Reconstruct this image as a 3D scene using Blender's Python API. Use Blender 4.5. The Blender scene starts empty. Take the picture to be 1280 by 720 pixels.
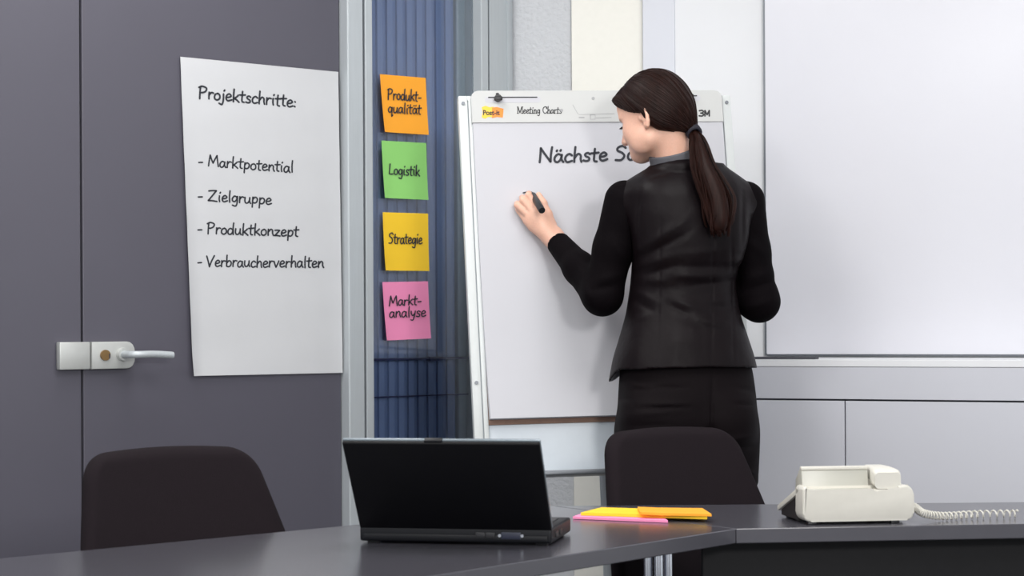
import bpy, bmesh, math, random
import numpy as np
from mathutils import Vector, Matrix
random.seed(7); np.random.seed(7)
SC = bpy.context.scene
COL = SC.collection

# ------------------------------------------------------------------ camera
FOC, HX, HY, EYE, ROLL = 2500.0, 640.0, 402.0, 1.11, math.radians(0.3)
cd = bpy.data.cameras.new('camera'); cam = bpy.data.objects.new('camera', cd); COL.objects.link(cam)
cd.sensor_width = 36.0; cd.lens = FOC / 1280 * 36.0; cd.shift_y = (HY - 360) / 1280.0
cd.clip_start = 0.05; cd.clip_end = 60
CR, SR = math.cos(ROLL), math.sin(ROLL)
RIGHT, UP, FWD = Vector((CR, 0, -SR)), Vector((SR, 0, CR)), Vector((0, 1, 0))
cam.matrix_world = Matrix(((RIGHT.x, UP.x, 0, 0), (0, 0, -1, 0), (RIGHT.z, UP.z, 0, EYE), (0, 0, 0, 1)))
SC.camera = cam
cd.dof.use_dof = True; cd.dof.focus_distance = 4.65; cd.dof.aperture_fstop = 9.0

# ------------------------------------------------------------------ light
w = bpy.data.worlds.new('daylight'); SC.world = w; w.use_nodes = True
w.node_tree.nodes['Background'].inputs[0].default_value = (0.93, 0.96, 1.0, 1)
w.node_tree.nodes['Background'].inputs[1].default_value = 0.92

def area(name, loc, target, size, power, color=(1, 1, 1), size_y=None):
    l = bpy.data.lights.new(name, 'AREA'); l.energy = power; l.color = color
    l.size = size
    if size_y: l.shape = 'RECTANGLE'; l.size_y = size_y
    o = bpy.data.objects.new(name, l); COL.objects.link(o); o.location = loc
    o.rotation_euler = (Vector(target) - Vector(loc)).to_track_quat('-Z', 'Y').to_euler()
    return o
area('ceiling_fill', (-1.3, 1.2, 2.7), (1.6, 5.1, 1.3), 0.8, 26, (1, 0.99, 0.97))  # added fill at ceiling height, tilted to wash the right wall brighter
area('key_light', (1.35, -0.9, 2.1), (0.1, 4.7, 1.2), 0.5, 66, (1.0, 0.98, 0.95))  # key light from front right, direction follows the shadow on the pad
area('ceiling_fill', (0.6, 3.3, 2.72), (0.6, 3.3, 0), 1.2, 26, (1, 0.99, 0.97), 1.2)  # soft overhead fill, here and in the next line, no fixture seen
area('ceiling_fill', (-1.6, 2.2, 2.72), (-1.6, 2.2, 0), 1.2, 22, (1, 0.99, 0.97), 1.2)
area('ceiling_fill', (-0.75, 4.25, 2.72), (-0.75, 4.25, 0), 0.5, 16, (1, 0.99, 0.97), 1.0)  # added overhead fill to lighten the tabletop and the upper door
SC.view_settings.view_transform = 'Standard'; SC.view_settings.look = 'None'
SC.view_settings.exposure = 0.2; SC.view_settings.gamma = 1.0; SC.view_settings.use_curve_mapping = False

# ------------------------------------------------------------------ helpers
def ray(px, py):
    return FWD + RIGHT * ((px - HX) / FOC) + UP * ((HY - py) / FOC)
def P(px, py, d):
    return Vector((0, 0, EYE)) + ray(px, py) * d
def onz(px, py, z):
    r = ray(px, py); return Vector((0, 0, EYE)) + r * ((z - EYE) / r.z)

class Plane:
    """a vertical wall plane: u runs along it, n points into the room"""
    def __init__(s, o, ang, lean=0.0, roll=0.0):
        s.o = Vector(o); a = math.radians(ang)
        s.u = Vector((math.cos(a), math.sin(a), 0)); hn = Vector((math.sin(a), -math.cos(a), 0))
        l = math.radians(lean)
        s.n = hn * math.cos(l) + Vector((0, 0, 1)) * math.sin(l)
        s.v = s.n.cross(s.u) * 1.0
        if s.v.z < 0: s.v = -s.v
        c, k = math.cos(math.radians(roll)), math.sin(math.radians(roll)); s.u, s.v = s.u * c + s.v * k, s.v * c - s.u * k
    def hit(s, px, py, n=0.0):
        r = ray(px, py); c = Vector((0, 0, EYE)); o = s.o + s.n * n
        return c + r * ((o - c).dot(s.n) / r.dot(s.n))
    def uv(s, px, py, n=0.0):
        h = s.hit(px, py, n) - s.o; return h.dot(s.u), h.dot(s.v)
    def at(s, u, v, n=0.0):
        return s.o + s.u * u + s.v * v + s.n * n

def lin(c):
    c = c / 255.0
    return c / 12.92 if c <= 0.04045 else ((c + 0.055) / 1.055) ** 2.4
def rgb(r, g, b): return (lin(r), lin(g), lin(b), 1)

def mat(name, color, rough=0.5, metal=0.0, bump=0.0, scale=60.0, var=0.0, coat=0.0, spec=0.5, stretch=None, sheen=0.0, detail=3.0):
    m = bpy.data.materials.new(name); m.use_nodes = True
    nt = m.node_tree; b = nt.nodes['Principled BSDF']
    b.inputs['Base Color'].default_value = color; b.inputs['Roughness'].default_value = rough
    b.inputs['Metallic'].default_value = metal; b.inputs['Specular IOR Level'].default_value = spec
    b.inputs['Coat Weight'].default_value = coat; b.inputs['Sheen Weight'].default_value = sheen
    tc = nt.nodes.new('ShaderNodeTexCoord'); mp = nt.nodes.new('ShaderNodeMapping')
    nz = nt.nodes.new('ShaderNodeTexNoise'); nz.inputs['Scale'].default_value = scale; nz.inputs['Detail'].default_value = detail
    if stretch: mp.inputs['Scale'].default_value = stretch
    nt.links.new(tc.outputs['Object'], mp.inputs['Vector']); nt.links.new(mp.outputs[0], nz.inputs['Vector'])
    if bump > 0:
        bp = nt.nodes.new('ShaderNodeBump'); bp.inputs['Strength'].default_value = 1.0; bp.inputs['Distance'].default_value = bump
        nt.links.new(nz.outputs['Fac'], bp.inputs['Height']); nt.links.new(bp.outputs[0], b.inputs['Normal'])
    mx = nt.nodes.new('ShaderNodeMix'); mx.data_type = 'RGBA'; mx.blend_type = 'MULTIPLY'
    rp = nt.nodes.new('ShaderNodeValToRGB')
    rp.color_ramp.elements[0].color = (1 - var, 1 - var, 1 - var, 1); rp.color_ramp.elements[1].color = (1, 1, 1, 1)
    rp.color_ramp.elements[0].position = 0.3; rp.color_ramp.elements[1].position = 0.7
    nt.links.new(nz.outputs['Fac'], rp.inputs[0])
    mx.inputs[0].default_value = 1.0; mx.inputs[6].default_value = color
    nt.links.new(rp.outputs[0], mx.inputs[7]); nt.links.new(mx.outputs[2], b.inputs['Base Color'])
    return m

M = dict(
    door=mat('door_grey', rgb(84, 82, 93), 0.42, var=0.04, scale=3),
    alu=mat('brushed_aluminium', rgb(188, 194, 198), 0.38, 0.2, var=0.05, scale=30, stretch=(8, 8, .3)),
    seal=mat('blue_seal', rgb(38, 44, 88), 0.5, var=0.05),
    blind=mat('blue_blind', rgb(118, 138, 180), 0.5, var=0.05, scale=8),
    reveal=mat('grey_green_reflection', rgb(150, 164, 172), 0.5, var=0.04),  # grey-green of the glass reflection is put into the colour
    tex_wall=mat('woodchip_wall', rgb(206, 208, 212), 0.8, bump=0.004, scale=90, var=0.05, detail=5),
    cream=mat('cream_panel', rgb(240, 238, 230), 0.6, var=0.02),
    white=mat('white_panel', rgb(228, 229, 232), 0.5, var=0.02, scale=4),
    pil=mat('pale_grey_panel', rgb(216, 218, 226), 0.5, var=0.02, scale=4),
    wboard=mat('whiteboard_enamel', rgb(226, 226, 233), 0.32, var=0.02, scale=3),
    side=mat('grey_lacquer', rgb(200, 201, 209), 0.45, var=0.02, scale=4),
    gap=mat('dark_gap', rgb(70, 70, 78), 0.7, var=0.05),
    carpet=mat('grey_carpet', rgb(120, 120, 122), 0.95, bump=0.003, scale=400, var=0.2),
    ceil=mat('white_ceiling', rgb(235, 235, 232), 0.9, bump=0.001, scale=120, var=0.03),
    paper=mat('white_paper', rgb(203, 204, 207), 0.7, bump=0.0006, scale=14, var=0.015),
    pad_paper=mat('pad_paper', rgb(196, 196, 202), 0.7, bump=0.0003, scale=8, var=0.01),
    header=mat('pad_header', rgb(198, 199, 198), 0.55, var=0.02, scale=10),
    card=mat('brown_cardboard', rgb(140, 112, 98), 0.8, var=0.15, scale=80),
    ink=mat('black_ink', rgb(44, 46, 54), 0.7, var=0.1),
    print_ink=mat('print_black', rgb(50, 50, 52), 0.6, var=0.1),
    print_grey=mat('print_grey', rgb(165, 166, 168), 0.6, var=0.05),
    logo_y=mat('logo_yellow', rgb(245, 200, 60), 0.5, var=0.05), logo_o=mat('logo_orange', rgb(235, 140, 45), 0.5, var=0.05),
    orange=mat('note_orange', rgb(255, 170, 40), 0.65, var=0.03, scale=12), green=mat('note_green', rgb(146, 214, 116), 0.65, var=0.03, scale=12),
    yellow=mat('note_yellow', rgb(255, 208, 40), 0.65, var=0.03, scale=12), pink=mat('note_pink', rgb(252, 148, 194), 0.65, var=0.03, scale=12),
    frame_w=mat('easel_white', rgb(212, 216, 216), 0.4, var=0.03), eboard=mat('easel_board', rgb(214, 222, 230), 0.3, var=0.02),
    rail=mat('grey_rail', rgb(120, 124, 130), 0.4, 0.4, var=0.05),
    black_p=mat('black_plastic', rgb(28, 28, 32), 0.4, var=0.1),
    table=mat('table_grey', rgb(72, 71, 78), 0.22, var=0.05, scale=20, spec=0.6), tedge=mat('table_edge_grey', rgb(78, 78, 86), 0.45, var=0.05),
    chrome=mat('chrome', rgb(215, 218, 225), 0.12, 1.0, var=0.03), dark_panel=mat('dark_modesty_panel', rgb(26, 26, 28), 0.6, var=0.1, spec=0.2),
    fabric=mat('dark_upholstery', rgb(33, 27, 31), 0.95, bump=0.0009, scale=900, var=0.25, spec=0.12),
    laptop=mat('laptop_black', rgb(9, 9, 13), 0.5, var=0.1, spec=0.18), lap_edge=mat('laptop_grey_edge', rgb(120, 130, 138), 0.35, 0.3, var=0.05),
    lap_dark=mat('laptop_dark', rgb(17, 18, 23), 0.45, var=0.1, spec=0.25), port_blue=mat('port_blue', rgb(38, 42, 60), 0.4, var=0.1),
    screen=mat('screen_dark', rgb(18, 20, 24), 0.2, var=0.05),
    phone=mat('phone_ivory', rgb(212, 209, 200), 0.4, var=0.03), phone_g=mat('phone_grey', rgb(182, 181, 172), 0.35, var=0.03),
    phone_d=mat('phone_dark', rgb(34, 30, 30), 0.5, var=0.1),
    lock=mat('lock_satin_steel', rgb(196, 198, 196), 0.4, 0.35, var=0.05, scale=40), brass=mat('brass', rgb(150, 120, 80), 0.35, 0.8, var=0.1),
    skin=mat('skin', rgb(226, 178, 156), 0.5, bump=0.0003, scale=300, var=0.06), 
    hair=mat('dark_brown_hair', rgb(38, 19, 15), 0.48, var=0.5, scale=120, stretch=(1, 1, .15), spec=0.13),
    satin=mat('black_satin', rgb(17, 11, 14), 0.46, bump=0.0035, scale=13, var=0.1, spec=0.12, detail=4.5),
    wool=mat('black_wool', rgb(10, 6, 9), 0.8, bump=0.0005, scale=500, var=0.2, spec=0.07), trous=mat('black_trouser', rgb(15, 9, 12), 0.7, bump=0.0005, scale=400, var=0.2, spec=0.09),
    lining=mat('grey_lining', rgb(110, 108, 115), 0.4, var=0.1), collar=mat('grey_collar', rgb(88, 88, 94), 0.7, bump=0.0003, scale=500, var=0.1),
    shoe=mat('black_leather', rgb(20, 18, 18), 0.3, var=0.1), eye_w=mat('eye_white', rgb(230, 226, 222), 0.25, var=0.03), lip=mat('lip', rgb(190, 110, 105), 0.45, var=0.05),
    elastic=mat('hair_elastic', rgb(30, 28, 40), 0.7, bump=0.0006, scale=300, var=0.2),
)
# skin: a little light passes through
_b = M['skin'].node_tree.nodes['Principled BSDF']; _b.inputs['Subsurface Weight'].default_value = 0.12
_b.inputs['Subsurface Radius'].default_value = (0.012, 0.005, 0.003); _b.inputs['Subsurface Scale'].default_value = 0.4
# glass pane: clear sheet with a faint reflection
def glass_mat():
    m = bpy.data.materials.new('clear_pane'); m.use_nodes = True; nt = m.node_tree; nt.nodes.clear()
    o = nt.nodes.new('ShaderNodeOutputMaterial'); t = nt.nodes.new('ShaderNodeBsdfTransparent'); g = nt.nodes.new('ShaderNodeBsdfGlossy')
    f = nt.nodes.new('ShaderNodeFresnel'); f.inputs[0].default_value = 1.45; mx = nt.nodes.new('ShaderNodeMixShader')
    t.inputs[0].default_value = (.94, .96, .98, 1); g.inputs['Roughness'].default_value = 0.03
    nt.links.new(f.outputs[0], mx.inputs[0]); nt.links.new(t.outputs[0], mx.inputs[1]); nt.links.new(g.outputs[0], mx.inputs[2]); nt.links.new(mx.outputs[0], o.inputs[0])
    return m
M['glass'] = glass_mat()

def obj(name, bm, m, parent=None, smooth=True, angle=40):
    me = bpy.data.meshes.new(name)
    if isinstance(bm, bmesh.types.BMesh):
        bmesh.ops.recalc_face_normals(bm, faces=bm.faces); bm.to_mesh(me); bm.free()
    else:
        me = bm; me.name = name
    for x in (m if isinstance(m, (list, tuple)) else [m]): me.materials.append(x)
    if smooth:
        me.polygons.foreach_set('use_smooth', [True] * len(me.polygons))
        try: me.set_sharp_from_angle(angle=math.radians(angle))
        except Exception: pass
    o = bpy.data.objects.new(name, me); COL.objects.link(o)
    if parent:
        o.parent = parent
        o.matrix_parent_inverse = WM(parent).inverted()
    return o
def WM(o):
    m = o.matrix_basis.copy()
    if o.parent: m = WM(o.parent) @ o.matrix_parent_inverse @ m
    return m
def tag(o, label, cat, group=None):
    o['label'] = label; o['category'] = cat
    if group: o['group'] = group
    return o
def thing(name, label, cat, loc=(0, 0, 0), group=None):
    o = bpy.data.objects.new(name, None); COL.objects.link(o); o.location = loc; o.empty_display_size = 0.05
    return tag(o, label, cat, group)
def struct(name, bm, m, parent=None, smooth=False):
    o = obj(name, bm, m, parent, smooth)
    if not parent: o['kind'] = 'structure'
    return o

def frame_mat(o, x, y, z):
    return Matrix(((x.x, y.x, z.x, o.x), (x.y, y.y, z.y, o.y), (x.z, y.z, z.z, o.z), (0, 0, 0, 1)))
def add_box(bm, c, s, mtx=None, bevel=0.0, seg=2):
    """box centred at c, full size s, in frame mtx"""
    r = bmesh.ops.create_cube(bm, size=1.0, matrix=(mtx or Matrix()) @ Matrix.Translation(c) @ Matrix.Diagonal((s[0], s[1], s[2], 1)))
    if bevel > 0:
        es = list({e for v in r['verts'] for e in v.link_edges})
        bmesh.ops.bevel(bm, geom=es, offset=bevel, segments=seg, affect='EDGES', profile=0.5)
def wbox(bm, pl, u0, u1, v0, v1, n0, n1, bevel=0.0):
    mt = frame_mat(pl.o, pl.u, pl.n, pl.v)
    add_box(bm, ((u0 + u1) / 2, (n0 + n1) / 2, (v0 + v1) / 2), (abs(u1 - u0), abs(n1 - n0), abs(v1 - v0)), mt, bevel)
def add_tube(bm, pts, rad, seg=12, caps=True):
    pts = [Vector(p) for p in pts]; n = len(pts)
    rs = rad if isinstance(rad, (list, tuple)) else [rad] * n
    rings = []; prev = None
    for i, p in enumerate(pts):
        t = (pts[min(i + 1, n - 1)] - pts[max(i - 1, 0)]).normalized()
        if prev is None:
            a = Vector((0, 0, 1)) if abs(t.z) < .9 else Vector((1, 0, 0)); s = t.cross(a).normalized()
        else: s = (prev - t * prev.dot(t)).normalized()
        prev = s; q = t.cross(s)
        rings.append([bm.verts.new(p + (s * math.cos(k * 2 * math.pi / seg) + q * math.sin(k * 2 * math.pi / seg)) * rs[i]) for k in range(seg)])
    for i in range(n - 1):
        for k in range(seg):
            bm.faces.new((rings[i][k], rings[i][(k + 1) % seg], rings[i + 1][(k + 1) % seg], rings[i + 1][k]))
    if caps and seg > 2:
        bm.faces.new(rings[0]); bm.faces.new(rings[-1])
def add_prism(bm, pts, axis_vec, bevel=0.0, seg=2):
    """closed outline (3-D points) pushed along axis_vec"""
    a = [bm.verts.new(Vector(p)) for p in pts]; b = [bm.verts.new(Vector(p) + axis_vec) for p in pts]
    n = len(a); fs = [bm.faces.new(a), bm.faces.new(list(reversed(b)))]
    for i in range(n): fs.append(bm.faces.new((a[i], a[(i + 1) % n], b[(i + 1) % n], b[i])))
    if bevel > 0:
        es = list({e for f in fs[:2] for e in f.edges})
        bmesh.ops.bevel(bm, geom=es, offset=bevel, segments=seg, affect='EDGES', profile=0.5)
def rrect(w_, h_, r, n=6):
    out = []
    for cx, cy, a0 in ((w_/2 - r, h_/2 - r, 0), (-w_/2 + r, h_/2 - r, 90), (-w_/2 + r, -h_/2 + r, 180), (w_/2 - r, -h_/2 + r, 270)):
        for i in range(n + 1):
            a = math.radians(a0 + 90 * i / n); out.append((cx + r * math.cos(a), cy + r * math.sin(a)))
    return out
def catmull(pts, n=6, closed=False):
    pts = [Vector(p) for p in pts]; m = len(pts)
    if m < 3 and not closed: return pts
    out = []
    for i in range(m if closed else m - 1):
        if closed: a, b, c, d = pts[(i-1) % m], pts[i], pts[(i+1) % m], pts[(i+2) % m]
        else: a, b, c, d = pts[max(i-1, 0)], pts[i], pts[i+1], pts[min(i+2, m-1)]
        for k in range(n):
            t = k / n
            out.append(0.5 * ((2*b) + (c - a)*t + (2*a - 5*b + 4*c - d)*t*t + (3*b - a - 3*c + d)*t**3))
    if not closed: out.append(pts[-1])
    return out

# ------------------------------------------------------------------ handwriting: strokes in em units (x-height .55, capitals 1)
GL = {
 'P': (.66, [[(.14, .98), (.1, .5), (.08, 0)], [(.02, .9), (.25, 1.02), (.56, .9), (.5, .64), (.3, .52), (.12, .5)]]),
 'M': (.92, [[(.06, 0), (.12, .5), (.2, .98)], [(.2, .98), (.3, .6), (.42, .28)], [(.42, .28), (.58, .66), (.74, .98)], [(.74, .98), (.78, .5), (.84, 0)]]),
 'Z': (.78, [[(.08, .9), (.35, .95), (.66, .96)], [(.66, .96), (.36, .5), (.04, .04)], [(.04, .04), (.35, .05), (.7, 0)]]),
 'V': (.68, [[(.02, .96), (.14, .5), (.24, .0)], [(.24, 0), (.42, .5), (.66, 1.0)]]),
 'L': (.56, [[(.16, 1.0), (.1, .5), (.06, .06)], [(.06, .06), (.25, .02), (.5, .06)]]),
 'S': (.66, [[(.6, .86), (.44, 1.0), (.2, .9), (.16, .7), (.4, .54), (.52, .32), (.36, .06), (.06, .06)]]),
 'N': (.8, [[(.06, 0), (.1, .5), (.12, .95)], [(.12, .95), (.36, .5), (.64, .02)], [(.64, .02), (.66, .5), (.72, 1.0)]]),
 'a': (.56, [[(.42, .46), (.24, .54), (.07, .34), (.06, .1), (.2, .0), (.36, .16), (.44, .46)], [(.44, .5), (.42, .2), (.52, .0)]]),
 'b': (.54, [[(.12, 1.02), (.09, .5), (.08, .04)], [(.08, .3), (.28, .54), (.46, .38), (.4, .1), (.22, .0), (.08, .06)]]),
 'c': (.46, [[(.42, .44), (.28, .55), (.1, .4), (.06, .16), (.18, .0), (.42, .08)]]),
 'd': (.58, [[(.42, .42), (.24, .54), (.07, .36), (.06, .1), (.2, .0), (.38, .14), (.44, .4)], [(.5, 1.02), (.45, .5), (.46, .0)]]),
 'e': (.5, [[(.08, .26), (.3, .3), (.42, .42), (.28, .56), (.1, .4), (.07, .14), (.2, .0), (.46, .1)]]),
 'g': (.54, [[(.42, .44), (.24, .54), (.08, .36), (.07, .14), (.2, .04), (.36, .18), (.43, .46)], [(.45, .52), (.43, .0), (.32, -.34), (.06, -.28)]]),
 'h': (.54, [[(.14, 1.02), (.1, .5), (.08, 0)], [(.09, .26), (.28, .54), (.42, .44), (.42, .2), (.46, 0)]]),
 'i': (.27, [[(.12, .52), (.1, .25), (.13, 0)], [(.16, .76), (.2, .84)]]),
 'j': (.3, [[(.18, .52), (.16, 0), (.06, -.34), (-.14, -.26)], [(.22, .76), (.26, .84)]]),
 'k': (.54, [[(.14, 1.02), (.1, .5), (.08, 0)], [(.44, .56), (.28, .38), (.1, .26)], [(.1, .26), (.28, .2), (.48, 0)]]),
 'l': (.28, [[(.16, 1.02), (.12, .5), (.13, 0)]]),
 'n': (.56, [[(.1, .54), (.08, .25), (.08, 0)], [(.09, .28), (.28, .54), (.42, .44), (.42, .2), (.5, .0)]]),
 'o': (.52, [[(.3, .54), (.1, .42), (.06, .14), (.22, .0), (.42, .14), (.42, .42), (.28, .54)]]),
 'p': (.54, [[(.12, .54), (.09, .1), (.06, -.36)], [(.1, .32), (.28, .54), (.46, .4), (.4, .12), (.24, .02), (.1, .08)]]),
 'q': (.56, [[(.42, .44), (.24, .54), (.08, .36), (.07, .14), (.2, .02), (.36, .16), (.43, .44)], [(.45, .52), (.42, .0), (.4, -.36)], [(.4, -.36), (.52, -.22)]]),
 'r': (.42, [[(.1, .54), (.08, .25), (.07, 0)], [(.09, .3), (.24, .52), (.4, .5)]]),
 's': (.44, [[(.38, .46), (.26, .55), (.12, .46), (.16, .32), (.32, .22), (.32, .06), (.18, 0), (.03, .05)]]),
 't': (.4, [[(.2, .86), (.16, .4), (.16, .06), (.3, .0)], [(.0, .56), (.2, .57), (.4, .6)]]),
 'u': (.56, [[(.08, .52), (.06, .2), (.14, .02), (.3, .06), (.42, .28)], [(.44, .52), (.42, .2), (.5, 0)]]),
 'v': (.48, [[(.04, .52), (.12, .25), (.2, 0)], [(.2, 0), (.34, .3), (.44, .56)]]),
 'y': (.5, [[(.06, .52), (.08, .26), (.2, .1), (.34, .24)], [(.44, .54), (.36, .1), (.22, -.32), (.02, -.3)]]),
 'z': (.5, [[(.06, .5), (.24, .52), (.42, .5)], [(.42, .5), (.22, .25), (.04, .03)], [(.04, .03), (.24, .04), (.46, 0)]]),
 ':': (.24, [[(.1, .44), (.13, .4)], [(.08, .06), (.11, .02)]]),
 '-': (.44, [[(.06, .3), (.36, .33)]]),
 ' ': (.34, []),
}
GL['\u00e4'] = (.56, GL['a'][1] + [[(.16, .74), (.19, .8)], [(.36, .76), (.39, .82)]])
def ribbon(bm, pts, wd, surf):
    """flat marker stroke with round ends; pts are 2-D, surf lifts 2-D onto the sheet"""
    pts = [Vector((p[0], p[1], 0)) for p in pts]
    if len(pts) == 2: pts = [pts[0], pts[0].lerp(pts[1], .5), pts[1]]
    L, R = [], []
    for i, p in enumerate(pts):
        t = pts[min(i+1, len(pts)-1)] - pts[max(i-1, 0)]
        if t.length < 1e-9: t = Vector((1, 0, 0))
        t.normalize(); s = Vector((-t.y, t.x, 0)) * wd / 2
        L.append(p + s); R.append(p - s)
    def cap(c, t0):
        t0 = t0.normalized(); s = Vector((-t0.y, t0.x, 0))
        return [c + (t0 * math.cos(a) + s * math.sin(a)) * wd / 2 for a in (math.radians(60), 0, math.radians(-60))]
    for ring in (cap(pts[-1], pts[-1] - pts[-2]), ):
        poly = [L[-1]] + ring + [R[-1]]
        bm.faces.new([bm.verts.new(surf(q.x, q.y)) for q in poly])
    ring = cap(pts[0], pts[0] - pts[1]); poly = [R[0]] + ring + [L[0]]
    bm.faces.new([bm.verts.new(surf(q.x, q.y)) for q in poly])
    lv = [bm.verts.new(surf(q.x, q.y)) for q in L]; rv = [bm.verts.new(surf(q.x, q.y)) for q in R]
    for i in range(len(pts) - 1): bm.faces.new((lv[i], lv[i+1], rv[i+1], rv[i]))
def write(name, text, p0, p1, cap, wd, pl, n, parent, xs=None, m=None, slant=0.0):
    """text from p0 to p1 (baseline ends on the sheet, as seen), cap = capital height"""
    bm = bmesh.new(); tot = sum(GL[c][0] for c in text) - .06
    ux = Vector((p1[0] - p0[0], p1[1] - p0[1])); k = ux.length / tot; d = ux.normalized()
    cnt = [0]
    def mk(ox, jit):
        def surf(x, y):
            cnt[0] += 1
            gx = ox + x + slant * y; q = Vector(p0) + d * (gx * k)
            return pl.hit(q.x, q.y - (y + jit) * cap, n)
        return surf
    x = 0
    rnd = random.Random(text)
    wde = wd / cap
    for c in text:
        adv, strokes = GL[c]; jit = rnd.uniform(-.03, .03)
        for s in strokes:
            # strokes smoothed in units where x and y have equal length
            asp = k / cap
            pts = catmull([(q[0] * asp, q[1], 0) for q in s], 5)
            sf = mk(x, jit)
            ribbon(bm, [(q.x, q.y) for q in pts], wde, lambda a, b, sf=sf: sf(a / asp, b))
        x += adv
    return obj(name, bm, m or M['ink'], parent, smooth=False)

# ------------------------------------------------------------------ the room
A = Plane(P(325, 402, 5.15) - Vector((0, 0, EYE)), 40)       # door and window front; v is the height
A.o.z = 0
uC = A.uv(637, 402)[0]
corner = A.at(uC, 0)
B = Plane(corner, -22)                                         # wall with whiteboard
TOP = 2.8
bm = bmesh.new(); add_box(bm, (0.3, 2.2, -0.05), (9.5, 9.0, 0.1)); struct('floor', bm, M['carpet'])
bm = bmesh.new(); add_box(bm, (0.3, 2.2, TOP + 0.05), (9.5, 9.0, 0.1)); struct('ceiling', bm, M['ceil'])
def ua(px, py=402, n=0): return A.uv(px, py, n)[0]
def ub(px, py=402, n=0): return B.uv(px, py, n)[0]
# wall around the doors and window
uL2 = ua(104) - 1.0 - 0.06
bm = bmesh.new(); wbox(bm, A, uL2 - 2.2, uL2, 0, TOP, -0.14, 0); wbox(bm, A, uL2, uC, 2.32, TOP, -0.14, 0)
struct('wall_left', bm, M['tex_wall'])
# two door leaves
def leaf(name, u0, u1, label):
    bm = bmesh.new(); wbox(bm, A, u0, u1, 0.008, 2.3, -0.05, -0.004, 0.002)
    return struct(name, bm, M['door'])
d1 = leaf('door_1', ua(105), ua(427), '')
d2 = leaf('door_2', ua(105) - 1.0, ua(105) - 0.006, '')
# lock case with lever on the first leaf
lk = thing('door_lock', 'satin steel lock case with round-ended plate and lever on the dark grey door', 'door lock', A.at(ua(130), A.uv(130, 444)[1], 0))
def lpt(px, py, n): return A.hit(px, py, n)
bm = bmesh.new()
u0, u1 = ua(110.5), ua(165); v0, v1 = A.uv(135, 461)[1], A.uv(135, 427)[1]; hv = (v1 - v0) / 2
pts = [(u0, v1), (u0, v0)]
ru = 0.022
for i in range(9):
    a = math.radians(-90 + 180 * i / 8); pts.append((u1 - ru + ru * math.cos(a), (v0 + v1) / 2 + (hv) * (math.copysign(abs(math.sin(a)) ** .75, math.sin(a)))))
add_prism(bm, [A.at(u, v, -0.003) for u, v in pts], A.n * 0.02, 0.003)
obj('lock_plate', bm, M['lock'], lk)
bm = bmesh.new(); wbox(bm, A, u0 - 0.085, u0 - 0.004, v0, v1, -0.003, 0.017, 0.003)
kb = obj('strike_plate', bm, M['lock'], lk)
bm = bmesh.new(); c = lpt(131, 444, .017); add_tube(bm, [c, c + A.n * .006], .013, 20); o = obj('lock_cylinder', bm, M['brass'], lk)
bm = bmesh.new(); wbox(bm, A, ua(131) - .0015, ua(131) + .0015, A.uv(131, 444)[1] - .008, A.uv(131, 444)[1] + .004, .0225, .024); obj('keyhole', bm, M['gap'], o)
bm = bmesh.new(); c = lpt(153, 443, .017); add_tube(bm, [c, c + A.n * .01], [.017, .015], 24); obj('lever_rose', bm, M['lock'], lk)
bm = bmesh.new(); h0 = c; h1 = c + A.n * .05
pth = catmull([h0, h0 + A.n * .04, h0 + A.n * .055 + A.u * .02, h0 + A.n * .055 + A.u * .06, lpt(216, 444, .072)], 6)
add_tube(bm, pth, [.009] * (len(pth) - 1) + [.0085], 14); obj('lever', bm, M['alu'], lk)

# metal posts with a dark blue seal, left and right of the window
def post(name, x0, x1, xs0, xs1, n1=0.03):
    bm = bmesh.new(); wbox(bm, A, ua(x0), ua(xs0), 0, 2.32, -0.12, n1, 0.003); wbox(bm, A, ua(xs1), ua(x1), 0, 2.32, -0.12, n1 * .8, 0.003)
    o = struct(name, bm, M['alu'])
    bm = bmesh.new(); wbox(bm, A, ua(xs0), ua(xs1), 0, 2.32, -0.12, n1 * .3); obj('seal', bm, M['seal'], o, False)
    return o
post('trim_1', 428, 461, 447.5, 451.5); p2 = post('trim_2', 595, 636, 604, 607)
bm = bmesh.new(); wbox(bm, A, ua(628), ua(631), 0, 2.32, 0.0245, 0.031); obj('groove_bead', bm, M['alu'], p2, False)
bm = bmesh.new()
uw0, uw1 = ua(461), ua(595)
# ribbed blue blind behind the pane
nrib = 10; uz1 = ua(584); n_ = 0
zs = [0.3, 0.905, 0.912, 0.99, 0.996, 2.32]
pr = []
for i in range(nrib):
    a = uw0 + (uz1 - uw0) * i / nrib; b = uw0 + (uz1 - uw0) * (i + 1) / nrib; s = b - a
    pr += [(a, -.058), (a + s * .06, -.05), (a + s * .5, -.046), (a + s * .86, -.05), (a + s * .9, -.064)]
pr.append((uz1, -.058))
for i in range(len(pr) - 1):
    (a, na), (b, nb) = pr[i], pr[i+1]
    bm.faces.new([bm.verts.new(A.at(*q)) for q in ((a, .3, na), (b, .3, nb), (b, 2.32, nb), (a, 2.32, na))])
wbox(bm, A, uw0, uz1, .3, 2.32, -.075, -.066)
win = struct('window_1', bm, M['blind'])
bm = bmesh.new(); wbox(bm, A, uz1, uw1, .3, 2.32, -.075, -.04, .004); obj('side_reveal', bm, M['reveal'], win, False)
bm = bmesh.new()
vr = A.uv(510, 449)[1]; vr2 = A.uv(510, 496)[1]
wbox(bm, A, uw0, uw1, vr - .003, vr + .003, -.045, -.03)
wbox(bm, A, uw0, uw1, vr2 - .0015, vr2 + .0015, -.045, -.035)
wbox(bm, A, uw0, uw0 + .03, vr - .006, vr + .006, -.045, -.028); wbox(bm, A, ua(545), ua(561), vr - .006, vr + .005, -.045, -.028)
obj('cross_rail', bm, M['seal'], win, False)
bm = bmesh.new(); wbox(bm, A, uw0, uw1, .3, 2.32, -.012, -.006); obj('window_pane', bm, M['glass'], win, False)
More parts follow.
